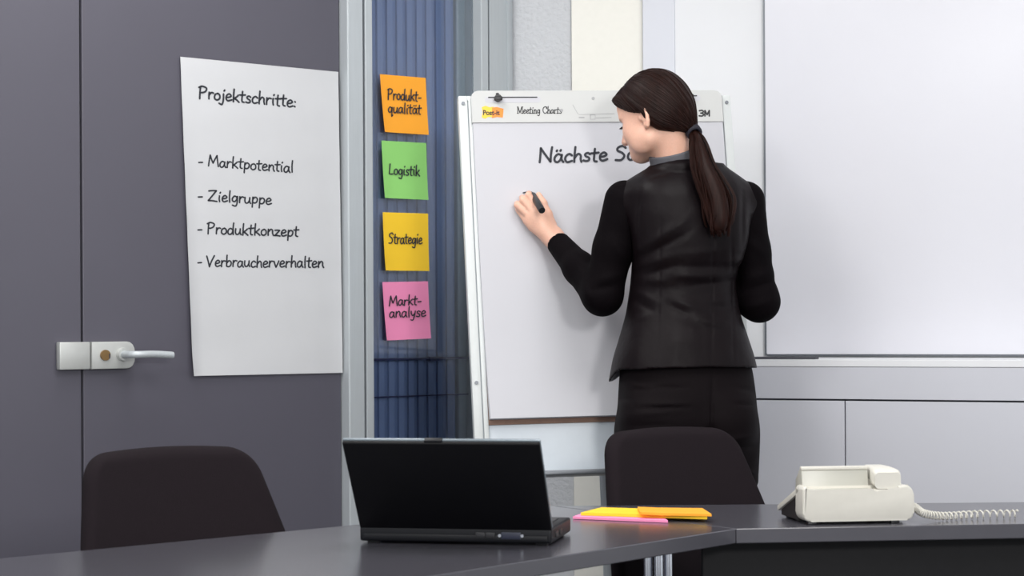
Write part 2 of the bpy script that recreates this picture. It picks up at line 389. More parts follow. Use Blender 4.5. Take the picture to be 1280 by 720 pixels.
bm = bmesh.new(); wbox(bm, A, uw0, uw1, 0, .3, -.12, -.004); struct('trim_3', bm, M['tex_wall'])

# textured wall, then panels up to the whiteboard
def bbox_struct(name, x0, x1, z0, z1, n0, n1, m, bev=0.002):
    bm = bmesh.new(); wbox(bm, B, ub(x0, 402, n1) if x0 is not None else -0.03, ub(x1, 402, n1), z0, z1, n0, n1, bev); return struct(name, bm, m)
bbox_struct('wall_back', None, 716, 0, TOP, -0.15, 0, M['tex_wall'])
bbox_struct('trim_4', 716, 805, 0, TOP, -0.15, 0.02, M['cream'])
bbox_struct('trim_5', 805, 845, 0, TOP, -0.15, 0.05, M['pil'])
bbox_struct('wall_right', 845, 1700, 0, TOP, -0.15, 0.045, M['white'])
wbp = thing('whiteboard', 'large white wall board with slim grey edge above the sideboard', 'whiteboard', B.at(ub(1060), 1.5, 0.05))
bm = bmesh.new(); wu0 = ub(958, 402, .065); wu1 = wu0 + 1.6; wv0 = B.uv(1060, 443, .065)[1]
wbox(bm, B, wu0, wu1, wv0, 2.45, .046, .068, .003); obj('board_panel', bm, M['wboard'], wbp)
bm = bmesh.new(); wbox(bm, B, wu0 - .006, wu0, wv0 - .004, 2.456, .046, .062); wbox(bm, B, wu0, wu1, wv0 - .005, wv0, .046, .058); wbox(bm, B, wu1, wu1 + .006, wv0 - .004, 2.456, .046, .062); wbox(bm, B, wu0, wu1, 2.45, 2.456, .046, .062)
obj('board_edge', bm, M['rail'], wbp, False)
# sideboard
SD = 0.34
sv = B.uv(1060, 449.5, SD)[1]; sv2 = B.uv(1056, 500, SD)[1]
su0 = ub(918, 402, SD); su1 = su0 + 2.3
sb = thing('sideboard', 'long low light grey sideboard with plain doors under the whiteboard', 'sideboard', B.at(su0 + 1.1, 0, SD / 2))
bm = bmesh.new(); wbox(bm, B, su0 + .004, su1 - .004, .06, sv - .02, .052, SD - .022); wbox(bm, B, su0 + .03, su1 - .03, 0.002, .06, .07, SD - .06); obj('carcass', bm, M['gap'], sb, False)
bm = bmesh.new(); wbox(bm, B, su0, su1, sv - .018, sv, .047, SD, .0015); obj('top', bm, M['white'], sb, False)
bm = bmesh.new(); wbox(bm, B, su0, su1, sv2 + .002, sv - .0185, SD - .022, SD - .002, .001); obj('fascia', bm, M['side'], sb, False)
ud = ub(1056, 500, SD); dw = 0.47
for k in range(-1, 4):
    a = max(su0, ud + dw * k) ; b = min(su1, ud + dw * (k + 1))
    if b - a < .05: continue
    bm = bmesh.new(); wbox(bm, B, a + .0015, b - .0015, .07, sv2 - .0025, SD - .022, SD - .002, .001); obj('door', bm, M['side'], sb, False)
bm = bmesh.new(); wbox(bm, B, ub(925, 448, SD - .02), ub(1020, 448, SD - .02), sv + .0005, sv + .006, SD - .05, SD - .012, .001)
tag(obj('ruler', bm, M['gap']), 'thin dark strip lying along the front edge of the grey sideboard', 'strip')

# ------------------------------------------------------------------ sheet and notes on the door and window
def sheet_mesh(pl, corners, n, nx=24, ny=32, lift=None, thick=.0006):
    """paper from four corners as seen on the wall (tl, tr, br, bl)"""
    bm = bmesh.new(); cs = [pl.hit(*c, n) for c in corners]; g = []
    for j in range(ny + 1):
        t = j / ny; row = []
        for i in range(nx + 1):
            s = i / nx
            p = cs[0].lerp(cs[1], s).lerp(cs[3].lerp(cs[2], s), t)
            if lift: p = p + pl.n * lift(s, t)
            row.append(p)
        g.append(row)
    lo = [[bm.verts.new(p) for p in r] for r in g]; hi = [[bm.verts.new(p + pl.n * thick) for p in r] for r in g]
    for j in range(ny):
        for i in range(nx):
            bm.faces.new((lo[j][i], lo[j+1][i], lo[j+1][i+1], lo[j][i+1])); bm.faces.new((hi[j][i], hi[j][i+1], hi[j+1][i+1], hi[j+1][i]))
    for j in range(ny):
        for i in (0, nx): bm.faces.new((lo[j][i], hi[j][i], hi[j+1][i], lo[j+1][i]))
    for i in range(nx):
        for j in (0, ny): bm.faces.new((lo[j][i], lo[j][i+1], hi[j][i+1], hi[j][i]))
    return bm
ps = thing('flipchart_sheet', 'large white paper sheet with handwritten project list stuck on the dark grey door', 'paper sheet', A.at(ua(325), 1.0, .001))
ps['label'] = 'large white paper sheet with a handwritten list, stuck on the dark grey door'
def lift_a(s, t):
    e = max(0, (.06 - s) / .06) ** 2
    return .001 + .012 * e * t + .004 * max(0, (t - .9) / .1) ** 2 * (1 - s) + .004 * max(0, (s - .92) / .08) ** 2 * (.3 + .7 * t) + .0004 * math.sin(t * 40 + s * 3)
SN = 0.0
obj('sheet', sheet_mesh(A, [(225, 71), (422, 90), (427, 466), (238, 470)], SN, lift=lift_a), M['paper'], ps)
TN = 0.0022
write('handwriting', 'Projektschritte:', (248.3, 122.8), (370, 134), 15.5, 2.25, A, TN, ps)
for txt, p0, p1 in (('- Marktpotential', (247.5, 206.8), (366.6, 215.6)), ('- Zielgruppe', (247, 250.3), (339, 255.5)), ('- Produktkonzept', (246.5, 291.8), (372.7, 295.6)), ('- Verbraucherverhalten', (246.5, 333), (404.5, 334.6))):
    write('handwriting', txt, p0, p1, 14, 2.0, A, TN, ps)
def note(label, corners, m, lines, curl):
    cs = [A.hit(*c, 0) for c in corners]
    t = thing('sticky_note', label, 'sticky note', sum(cs, Vector()) / 4, 'sticky notes on the blue window')
    nb = -.006
    lf = lambda s, v: .0006 + curl * v ** 2.2 * (.6 + .4 * (1 - s)) + .005 * max(0, (.25 - s) / .25) ** 2 * v
    obj('paper', sheet_mesh(A, corners, nb, 14, 14, lf, .0004), m, t)
    for txt, p0, p1, cap, vv in lines:
        write('handwriting', txt, p0, p1, cap, 1.55, A, nb + .0022 + curl * vv, t)
note('orange square sticky note on blue glass, topmost, reading Produktqualität', [(474.7, 92.7), (531.8, 97.4), (534.8, 168.8), (478, 165.2)], M['orange'],
     [('Produkt-', (484.5, 124), (526.5, 126.6), 13.5, .35), ('qualit\u00e4t', (485, 140.4), (526, 143), 13, .55)], .006)
note('green square sticky note on blue glass between orange and yellow, reading Logistik', [(476.6, 175.7), (532.5, 178.8), (534.2, 250), (478, 247.6)], M['green'],
     [('Logistik', (486, 217.6), (524.5, 219.8), 13, .4)], .006)
note('yellow square sticky note on blue glass between green and pink, reading Strategie', [(478.2, 265.2), (534.9, 267), (535.4, 338.8), (479, 338.2)], M['yellow'],
     [('Strategie', (485.5, 304.9), (527.5, 304.6), 13.5, .35)], .006)
note('pink square sticky note on blue glass, lowest, reading Marktanalyse', [(477.8, 352.6), (534.7, 351.6), (537.6, 423), (480.5, 425.6)], M['pink'],
     [('Markt-', (486, 382.4), (526.5, 380.8), 12.5, .35), ('analyse', (486.5, 397), (532, 395.6), 13, .55)], .006)

# ------------------------------------------------------------------ flipchart easel and pad
E_ = Plane(P(600, 402, 4.80), 9, 11, 0.9)
ez = thing('flipchart_easel', 'white flipchart stand with grey tray rail behind the standing person', 'flipchart easel', (E_.o.x + .3, E_.o.y + .1, 0))
def eb(bm, x0, x1, y0, y1, n0, n1, bev=.002, yref=None):
    a = E_.uv(x0, 300)[0]; b = E_.uv(x1, 300)[0]
    wbox(bm, E_, a, b, E_.uv(740, y1)[1], E_.uv(740, y0)[1], n0, n1, bev)
eu0, ev1 = E_.uv(573.5, 118); eu1 = E_.uv(914, 116)[0]; ev0 = E_.uv(676, 590)[1]
mtE = frame_mat(E_.o, E_.u, E_.n, E_.v)
bm = bmesh.new(); wbox(bm, E_, eu0 + .004, eu1 - .004, ev0, ev1 - .004, -.03, -.018, .001); obj('board', bm, M['eboard'], ez)
bm = bmesh.new()
wbox(bm, E_, eu0, eu0 + .022, ev0 - .01, ev1, -.036, -.01, .003); wbox(bm, E_, eu1 - .022, eu1, ev0 - .01, ev1, -.036, -.01, .003); wbox(bm, E_, eu0, eu1, ev1 - .012, ev1, -.036, -.012, .002)
wbox(bm, E_, eu0 + .024, eu0 + .036, ev0, ev1 - .004, -.018, -.011, .002)
obj('frame', bm, M['frame_w'], ez)
bm = bmesh.new(); wbox(bm, E_, eu0 - .002, eu1 - .02, ev0 - .010, ev0 + .001, -.036, .022, .002); obj('tray', bm, M['rail'], ez)
for uu in (eu0 + .011, eu1 - .011):
    for vv in (ev1 - .02, ev0 + .22):
        bm = bmesh.new(); c0 = E_.at(uu, vv, -.008); add_tube(bm, [c0 - E_.n * .003, c0 + E_.n * .001], .0045, 12); obj('screw', bm, M['rail'], ez)
top_c = E_.at((eu0 + eu1) / 2, ev1 - .1, -.06)
for du, dy in ((-.27, -.02), (.27, -.02), (0, .5)):
    a = E_.at((eu0 + eu1) / 2 + du * .95, ev0 + .02, -.045) if du else top_c + Vector((0, 0.0, -.25))
    b = Vector((a.x + du * .12, a.y + dy, 0.012)) if du else Vector((a.x + .06, a.y + .36, .012))
    if du: a = E_.at((eu0 + eu1) / 2 + du * .95, ev0 + .3, -.048); b = Vector((E_.at((eu0 + eu1) / 2 + du * .95, ev0, -.048).x + du * .1, E_.at((eu0 + eu1) / 2 + du * .95, ev0, -.048).y - .1, .012))
    bm = bmesh.new(); add_tube(bm, [a, b], .012, 14); l = obj('leg', bm, M['alu'], ez)
    bm = bmesh.new(); add_tube(bm, [b + Vector((0, 0, .012)), b - Vector((0, 0, .011))], .016, 14); obj('rubber_foot', bm, M['black_p'], l)
# pad
pd = thing('flipchart_pad', 'large white flipchart pad with grey printed header hanging on the white easel', 'flipchart pad', E_.at(.3, .1, 0))
pu0 = E_.uv(590, 150)[0]; pu1 = E_.uv(904, 150)[0]; pv1 = E_.uv(740, 113.5)[1]; pvh = E_.uv(740, 153)[1]; pv0 = E_.uv(690, 522)[1]
bm = bmesh.new(); wbox(bm, E_, pu0 + .006, pu1 - .004, pv0 - .012, pv1 - .02, -.0165, -.012, .0008); obj('cardboard_back', bm, M['card'], pd)
bm = bmesh.new()
# paper block, foot of the block curls forward a little
NX, NY = 4, 30; g = []
def pcurl(t): return .0 + .012 * max(0, (t - .7) / .3) ** 2
hi = []; lo = []
for j in range(NY + 1):
    t = j / NY; v = (pvh + .012) + (pv0 - pvh - .012) * t
    hi.append([bm.verts.new(E_.at(pu0 + .002 + (pu1 - pu0 - .004) * i / NX + (.006 * (t ** 2) if i == 0 else 0), v, .0 + pcurl(t))) for i in range(NX + 1)])
    lo.append([bm.verts.new(E_.at(pu0 + .002 + (pu1 - pu0 - .004) * i / NX + (.006 * (t ** 2) if i == 0 else 0), v, -.0115)) for i in range(NX + 1)])
for j in range(NY):
    for i in range(NX):
        bm.faces.new((hi[j][i], hi[j+1][i], hi[j+1][i+1], hi[j][i+1])); bm.faces.new((lo[j][i], lo[j][i+1], lo[j+1][i+1], lo[j+1][i]))
    for i in (0, NX): bm.faces.new((hi[j][i], lo[j][i], lo[j+1][i], hi[j+1][i]))
for i in range(NX):
    for j in (0, NY): bm.faces.new((hi[j][i], hi[j][i+1], lo[j][i+1], lo[j][i]))
obj('paper_block', bm, M['pad_paper'], pd)
# header strip with two carrying slots: outline pieces around the slots
bm = bmesh.new()
hw = pu1 - pu0; hh = pv1 - pvh
pts = [(pu0, pvh), (pu1, pvh)] + [(pu1 - .018 + .018 * math.sin(a), pv1 - .018 + .018 * math.cos(a)) for a in (math.pi/2, math.pi/3, math.pi/6, 0)] + [(pu0 + .018 - .018 * math.sin(a), pv1 - .018 + .018 * math.cos(a)) for a in (0, math.pi/6, math.pi/3, math.pi/2)]
add_prism(bm, [E_.at(u, v, -.01) for u, v in pts], E_.n * .013, .0006, 1)
hd = obj('header', bm, M['header'], pd, smooth=False)
HN = .0034
def slot(x0, x1, y):
    bm = bmesh.new(); a, v = E_.uv(x0, y); b = E_.uv(x1, y)[0]; wd, ht = b - a, .016
    add_prism(bm, [E_.at((a + b) / 2 + x, v + yy, .0025) for x, yy in rrect(wd, ht, ht / 2.1)], E_.n * .0009); o = obj('carry_slot', bm, M['pad_paper'], hd, False)
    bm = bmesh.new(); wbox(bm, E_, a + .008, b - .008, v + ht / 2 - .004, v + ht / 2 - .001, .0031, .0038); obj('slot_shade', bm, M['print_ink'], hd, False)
slot(606, 675.5, 125); slot(818, 875, 123)
for x, y in ((622, 123.5), (861, 121)):
    bm = bmesh.new(); c = E_.hit(x, y, .003); add_tube(bm, [c, c + E_.n * .012], .0085, 14); add_box(bm, (0, 0, 0), (.02, .008, .01), Matrix.Translation(c + E_.n * .01 - E_.v * .002) @ mtE.to_3x3().to_4x4(), .002); add_tube(bm, [c + E_.v * .002, c + E_.v * .014], .004, 8)
    pk = obj('hanging_peg', bm, M['black_p'], ez)
# header print
def flat(name, shape2d, m, parent, n):
    bm = bmesh.new(); bm.faces.new([bm.verts.new(E_.hit(x, y, n)) for x, y in shape2d]); return obj(name, bm, m, parent, False)
def text(name, s, x, y, size_px, m, parent, n, bold=0.0, sx=1.0):
    cu = bpy.data.curves.new(name, 'FONT'); cu.body = s; cu.size = 1.0; cu.offset = bold; cu.align_x = 'LEFT'
    o = bpy.data.objects.new(name, cu); COL.objects.link(o)
    me = bpy.data.meshes.new_from_object(o.evaluated_get(bpy.context.evaluated_depsgraph_get())); bpy.data.objects.remove(o); bpy.data.curves.remove(cu)
    for v in me.vertices: v.co = E_.hit(x + v.co.x * size_px * sx, y - v.co.y * size_px, n)
    return obj(name, me, m, parent, False)
flat('logo', [(602, 134), (607, 132.2), (612, 134), (617, 133.2), (617, 147), (611, 146), (606, 148.4), (602, 146.6), (603.5, 140)], M['logo_y'], hd, HN)
flat('logo', [(615, 134.5), (621, 133.6), (629.5, 136), (628.5, 147), (621, 146.2), (615, 147.6)], M['logo_o'], hd, HN + .0002)
text('printed_text', 'Post-it', 603.5, 143.6, 8.6, M['print_ink'], hd, HN + .0006, .03, .92)
# serif lettering of the header
SER = {'M': [[(.02, 0), (.2, 0)], [(.1, 0), (.1, .92)], [(.02, .94), (.18, .94)], [(.14, .94), (.46, .06)], [(.46, .06), (.76, .94)], [(.74, .94), (.94, .94)], [(.84, .94), (.84, 0)], [(.72, 0), (.96, 0)]],
       'C': [[(.7, .7), (.62, .9), (.4, .97), (.12, .75), (.1, .3), (.35, .0), (.6, .05), (.74, .22)], [(.7, .95), (.71, .66)]]}
def serif_glyph(c):
    if c in SER: return (1.0 if c == 'M' else .8), [[q for q in s] for s in SER[c]]
    adv, st = GL[c]; st = [list(s) for s in st]
    if c in 'nhirtl': st.append([(.0, 0), (.2, 0)])
    if c in 'nh': st.append([(.36, 0), (.54, 0)])
    return adv + .02, st
bm = bmesh.new(); x = 0; s_ = 'Meeting Charts'
tot = sum(serif_glyph(c)[0] for c in s_); kx = 56.0 / tot
for c in s_:
    adv, st = serif_glyph(c)
    for q in st:
        pts = catmull([(p[0] * kx, p[1] * 8.4, 0) for p in q], 4)
        ribbon(bm, [(p.x, p.y) for p in pts], 1.15, lambda a, b, x=x: E_.hit(646.5 + x * kx + a, 141.6 - b, HN))
    x += adv
obj('printed_text', bm, M['print_ink'], hd, False)
bm = bmesh.new()
for st in ([(874.2, 138.4), (877.5, 138), (879.2, 139.4), (877.8, 141.2), (876, 141.4)], [(876, 141.4), (878.2, 141.7), (879.4, 143.4), (877.6, 145), (874, 144.7)], [(881.2, 145), (881.2, 138.2)], [(881.2, 138.2), (883.9, 143.4)], [(883.9, 143.4), (886.6, 138.2)], [(886.6, 138.2), (886.6, 145)]):
    ribbon(bm, [(v.x, v.y) for v in catmull([(a, b, 0) for a, b in st], 4)], 2.0, lambda a, b: E_.hit(a, b, HN))
obj('printed_text', bm, M['print_ink'], hd, False)
bm = bmesh.new()
for pts_, wd in (([(716, 131), (722, 142), (724, 143.2), (768, 142)], .6), ([(724, 146.8), (730, 146.8)], 1.6), ([(738, 143.5), (744, 143.5), (744, 149), (738, 149), (738, 143.5)], .8), ([(745, 147.5), (764, 146.8)], .7)):
    ribbon(bm, pts_, wd, lambda a, b: E_.hit(a, b, HN))
obj('printed_mark', bm, M['print_grey'], hd, False)
for x, y in ((741.5, 123), (702, 138)):
    bm = bmesh.new(); c = E_.hit(x, y, .003); add_tube(bm, [c, c + E_.n * .0008], .004, 12); obj('punch_hole', bm, M['print_grey'], hd, False)
bm = bmesh.new(); ribbon(bm, [(654, 241), (658.5, 240.2)], 1.6, lambda a, b: E_.hit(a, b, .0012)); obj('pen_mark', bm, M['ink'], pd, False)
write('handwriting', 'N\u00e4chste Sc', (673.2, 203.4), (793, 200.2), 18.5, 2.9, E_, .0012, pd)

# ------------------------------------------------------------------ tables
TZ, TT = 0.73, 0.027
F_ = onz(692, 632.5, TZ); C_ = onz(920, 661, TZ)
fl = onz(107, 686, TZ); fr = onz(437, 655, TZ); dfar = (fl - fr).normalized()
nl = onz(580, 713.5, TZ); dnear = (nl - C_).normalized()
T1 = [F_, F_ + dfar * 1.75, C_ + dnear * 1.75, C_]
rn = onz(1173, 656.7, TZ); drn = (rn - C_).normalized()
T2 = [C_, C_ + drn * 1.25, Vector((C_.x + 1.3, 4.17, TZ)), F_]
def table(name, label, poly, inset_seam):
    c = sum(poly, Vector()) / 4
    t = thing('conference_table', label, 'table', (c.x, c.y, 0))
    p = [q.lerp(c, .0015) for q in poly]
    bm = bmesh.new(); add_prism(bm, [Vector((q.x, q.y, TZ - TT)) for q in p], Vector((0, 0, TT)), .0015, 1); obj('tabletop', bm, [M['table']], t, False)
    return t, c
t1, c1 = table('conference_table', 'long dark grey table section carrying the black laptop', T1, 0)
t2, c2 = table('conference_table', 'dark grey table section carrying the ivory telephone', T2, 0)
def column(par, x, y):
    for k in range(3):
        dx, dy = (k - 1) * .0175, (0, -.012, 0)[k]
        bm = bmesh.new(); add_tube(bm, [(x + dx, y + dy, 0.03), (x + dx, y + dy, TZ - TT)], .0078, 18); obj('leg', bm, M['chrome'], par)
    bm = bmesh.new(); add_tube(bm, [(x, y, .0), (x, y, .012), (x, y, .03)], [.1, .1, .05], 32); obj('base_plate', bm, M['chrome'], par)
lc = onz(821, 690, TZ - TT); column(t2, lc.x + .004, lc.y + .02)
column(t2, C_.x + 1.1, 3.95)
for f in (.42, .88):
    q = T1[0].lerp(T1[1], f).lerp(T1[3].lerp(T1[2], f), .55); column(t1, q.x, q.y)
bm = bmesh.new()
a = onz(842, 690, TZ - TT); a = Vector((a.x, C_.y + .06, 0)); b_ = C_ + drn * 1.2 + Vector((0, .06, 0))
a = C_ + Vector((-.055, .085, 0)); dd = (b_ - a); dd.z = 0; L_ = dd.length; dd.normalize()
mt = frame_mat(Vector((a.x, a.y, 0)), dd, Vector((-dd.y, dd.x, 0)), Vector((0, 0, 1)))
add_box(bm, (L_ / 2, 0, .5), (L_, .016, (TZ - TT - .3)), mt, .002); bm2 = bm; 
for v in bm.verts: pass
obj('modesty_panel', bm, M['dark_panel'], t2, False)

# ------------------------------------------------------------------ pads of notes on the table
def slab(name, label, corners, z0, th, m, bend=None):
    bm = bmesh.new(); cs = [onz(x, y, z0) for x, y in corners]
    nx = 10
    lo, hi = [], []
    for j in range(2):
        lo.append([]); hi.append([])
        for i in range(nx + 1):
            s = i / nx; p = (cs[0].lerp(cs[1], s) if j == 0 else cs[3].lerp(cs[2], s)); dz = bend(s) if bend else 0
            lo[j].append(bm.verts.new(p + Vector((0, 0, dz)))); hi[j].append(bm.verts.new(p + Vector((0, 0, dz + th))))
    for i in range(nx):
        bm.faces.new((lo[0][i], lo[0][i+1], lo[1][i+1], lo[1][i])); bm.faces.new((hi[0][i], hi[1][i], hi[1][i+1], hi[0][i+1]))
        for j in range(2): bm.faces.new((lo[j][i], hi[j][i], hi[j][i+1], lo[j][i+1]))
    for i in (0, nx): bm.faces.new((lo[0][i], lo[1][i], hi[1][i], hi[0][i]))
    return tag(obj(name, bm, m, None, False), label, 'note pad', 'pads of sticky notes on the table')
slab('note_pad', 'pink note pad on the dark table, lowest of the three pads', [(716, 648.5), (835, 653.5), (822, 645), (736, 641.5)], TZ + .0008, .0045, M['pink'])
slab('note_pad', 'yellow note pad lying on the pink pad', [(726, 644.2), (884, 649.2), (880, 641.5), (752, 637.5)], TZ + .0058, .0055, M['yellow'])
slab('note_pad', 'orange note pad on top of the yellow pad with a raised corner', [(800, 643.8), (889.5, 645.5), (878, 638), (797, 637)], TZ + .0118, .0045, M['orange'], lambda s: .004 * max(0, .3 - s))

# ------------------------------------------------------------------ laptop
Lr = onz(688, 674, TZ); Ll = onz(454, 680, TZ)
LF = Vector((math.sin(math.radians(11)), math.cos(math.radians(11)), 0)); LX = Vector((LF.y, -LF.x, 0))
rear = onz(568.5, 681, TZ); LW, LD, LH = .335, .20, .026
lt = thing('laptop', 'open black laptop seen from behind on the dark grey table', 'laptop', rear + LF * .11)
mtL = frame_mat(rear, LX, LF, Vector((0, 0, 1)))
bm = bmesh.new(); add_box(bm, (0, LD / 2, .004 + LH / 2), (LW, LD, LH), mtL, .004, 3)
add_box(bm, (0, .004, .012), (LW * .96, .012, .012), mtL, .003)
base = obj('base', bm, M['lap_dark'], lt)
for sx in (-1, 1):
    for yy in (.02, LD - .02):
        bm = bmesh.new(); add_box(bm, (sx * (LW / 2 - .02), yy, .0025), (.02, .012, .005), mtL, .001); obj('foot', bm, M['black_p'], base)
bm = bmesh.new(); add_box(bm, (0, LD * .52, LH + .0045), (LW * .9, LD * .62, .002), mtL, .0005); obj('keyboard', bm, M['black_p'], base)
for x0, w_, h_, m in ((.045, .016, .01, 'black_p'), (.062, .016, .01, 'black_p'), (.098, .034, .012, 'port_blue')):
    bm = bmesh.new(); add_box(bm, (x0, -.0015, .017), (w_, .004, h_), mtL, .001); pt = obj('port', bm, M[m], base)
    if m == 'port_blue':
        for sx in (-1, 1):
            bm = bmesh.new(); c = mtL @ Vector((x0 + sx * .0195, -.0005, .017)); add_tube(bm, [c, c - LF * .003], .0028, 10); obj('port_screw', bm, M['chrome'], pt)
for yy in (.05, .09):
    bm = bmesh.new(); add_box(bm, (LW / 2 + .0005, yy, .016), (.002, .022, .009), mtL, .0004); obj('port', bm, M['black_p'], base)
REC = math.radians(36)
lu = Vector((0, 0, 1)) * math.cos(REC) - LF * math.sin(REC); ln = LX.cross(lu)
hinge = rear + LF * .008 + Vector((0, 0, LH + .002))
mtS = frame_mat(hinge, LX, lu, ln)     # z of this frame points towards camera or away
sgn = -1 if ln.dot(LF) > 0 else 1      # + is the outer (camera) side
SH = .192
bm = bmesh.new(); add_box(bm, (0, SH / 2, sgn * .003), (LW, SH, .008), mtS, .003, 3); lid = obj('lid', bm, M['laptop'], lt)
bm = bmesh.new(); add_box(bm, (0, SH / 2 + .001, -sgn * .003), (LW + .001, SH + .001, .006), mtS, .002, 2); obj('bezel', bm, M['lap_edge'], lid)
bm = bmesh.new(); add_box(bm, (0, SH / 2 + .004, -sgn * .0066), (LW * .9, SH * .84, .002), mtS, .0004); obj('screen', bm, M['screen'], lid)
bm = bmesh.new(); add_box(bm, (-.012, SH + .001, 0), (.03, .005, .009), mtS, .001); obj('latch', bm, M['lap_dark'], lid)
for sx in (-1, 1):
    bm = bmesh.new(); c = mtS @ Vector((sx * .115 - .018, 0, 0)); c2_ = mtS @ Vector((sx * .115 + .018, 0, 0)); add_tube(bm, [c, c2_], .007, 14); obj('hinge', bm, M['lap_dark'], lt)

# ------------------------------------------------------------------ telephone
ty = math.radians(8)
TF = Vector((-math.sin(ty), math.cos(ty), 0)); TX = Vector((TF.y, -TF.x, 0))
tp = onz(1073.5, 655.5, TZ); 
ph = thing('desk_telephone', 'ivory desk telephone seen from behind on the dark table', 'telephone', tp + TF * .09)
mtT = frame_mat(tp, TX, TF, Vector((0, 0, 1)))
PW, PHt = .214, .062
px_m = FOC / tp.y
bm = bmesh.new()
# rear housing: rounded front face with a sunken top edge left of the handset
ol = []
hw_ = PW / 2
def arc(cx, cz, r, a0, a1, n=6): return [(cx + r * math.cos(math.radians(a0 + (a1 - a0) * i / n)), cz + r * math.sin(math.radians(a0 + (a1 - a0) * i / n))) for i in range(n + 1)]
zb = .006; zt = zb + .068
ol = arc(-hw_ + .016, zb + .016, .016, 180, 270) + arc(hw_ - .014, zb + .014, .014, 270, 360) + arc(hw_ - .018, zt - .02, .018, 0, 75) + [(hw_ - .03, zt - .004), (hw_ - .032, zt - .01), (hw_ - .075, zt - .01), (hw_ - .08, zt - .012), (-hw_ + .012, zt - .012), (-hw_ + .008, zt - .002)] + arc(-hw_ + .008, zt - .01, .008, 95, 180, 3)
add_prism(bm, [mtT @ Vector((x, 0, z)) for x, z in ol], TF * .05, .004, 3)
obj('rear_housing', bm, M['phone'], ph)
# sloping console plate and dark underside
bm = bmesh.new()
sl = [(.03, zt - .004), (.175, .022), (.178, .014), (.172, .012), (.03, zt - .016)]
add_prism(bm, [mtT @ Vector((-hw_, y, z)) for y, z in sl], TX * PW, .002, 2)
obj('console_plate', bm, M['phone'], ph)
bm = bmesh.new(); add_prism(bm, [mtT @ Vector((-hw_ + .005, y, z)) for y, z in ((.045, zt - .018), (.165, .016), (.165, .004), (.05, .004))], TX * (PW - .01), .002, 1)
obj('underside', bm, M['phone_d'], ph)
for x in (-hw_ + .02, hw_ - .035):
    for y in (.012, .15):
        bm = bmesh.new(); add_box(bm, (x, y, .003), (.016, .014, .006), mtT, .001); obj('rubber_foot', bm, M['black_p'], ph)
# display raised above the console
bm = bmesh.new()
dx0, dx1 = -hw_ + .008, hw_ - .078
add_prism(bm, [mtT @ Vector((dx0, y, z)) for y, z in ((.028, zt - .02), (.036, zt + .024), (.046, zt + .03), (.075, zt + .006), (.08, zt - .02))], TX * (dx1 - dx0), .0015, 2)
dsp = obj('display_housing', bm, M['phone_g'], ph)
bm = bmesh.new(); add_box(bm, ((dx0 + dx1) / 2, .041, zt + .0285), (dx1 - dx0 + .001, .012, .007), mtT, .002); obj('display_lip', bm, M['phone'], dsp)
# handset lying front to back on the right
bm = bmesh.new()
hx = hw_ - .049; hr = rrect(.05, .032, .008, 4)
prof = [(.004, .016, 1.0), (.01, .02, 1.04), (.03, .022, 1.04), (.05, .026, .9), (.09, .028, .8), (.125, .012, .85), (.15, -.006, 1.0), (.178, -.014, 1.0), (.182, -.016, .9)]
rings = []
for y, dz, s in prof: rings.append([bm.verts.new(mtT @ Vector((hx + a * s, y, zt - .004 + dz - .006 + b * s * .95))) for a, b in hr])
for i in range(len(rings) - 1):
    for k in range(len(hr)): bm.faces.new((rings[i][k], rings[i][(k+1) % len(hr)], rings[i+1][(k+1) % len(hr)], rings[i+1][k]))
bm.faces.new(rings[0]); bm.faces.new(rings[-1])
obj('handset', bm, M['phone'], ph)
bm = bmesh.new(); pts = []
s0 = mtT @ Vector((hw_ - .004, .02, .032)); s1 = onz(1150, 646, TZ) + Vector((.0, .03, .012)); s2 = Vector((s0.x + .22, s0.y + .06, TZ + .0095)); 
guide = catmull([s0, s0 + Vector((.012, 0, -.004)), s0 + Vector((.03, .004, -.016)), Vector((s0.x + .07, s0.y + .02, TZ + .0095)), Vector((s0.x + .14, s0.y + .05, TZ + .0095)), s2], 10)
n = len(guide); turns = 34
for i in range(turns * 8):
    f = i / (turns * 8) * (n - 1); k = int(f); p = guide[k].lerp(guide[min(k + 1, n - 1)], f - k)
    t = (guide[min(k + 1, n - 1)] - guide[max(k - 1, 0)]).normalized(); a = t.cross(Vector((0, 0, 1))).normalized(); b = t.cross(a)
    an = i * math.pi / 4; r = .0068 * min(1, i / 24)
    pts.append(p + (a * math.cos(an) + b * math.sin(an)) * r)
add_tube(bm, pts, .0016, 5); obj('coiled_cord', bm, M['phone'], ph)

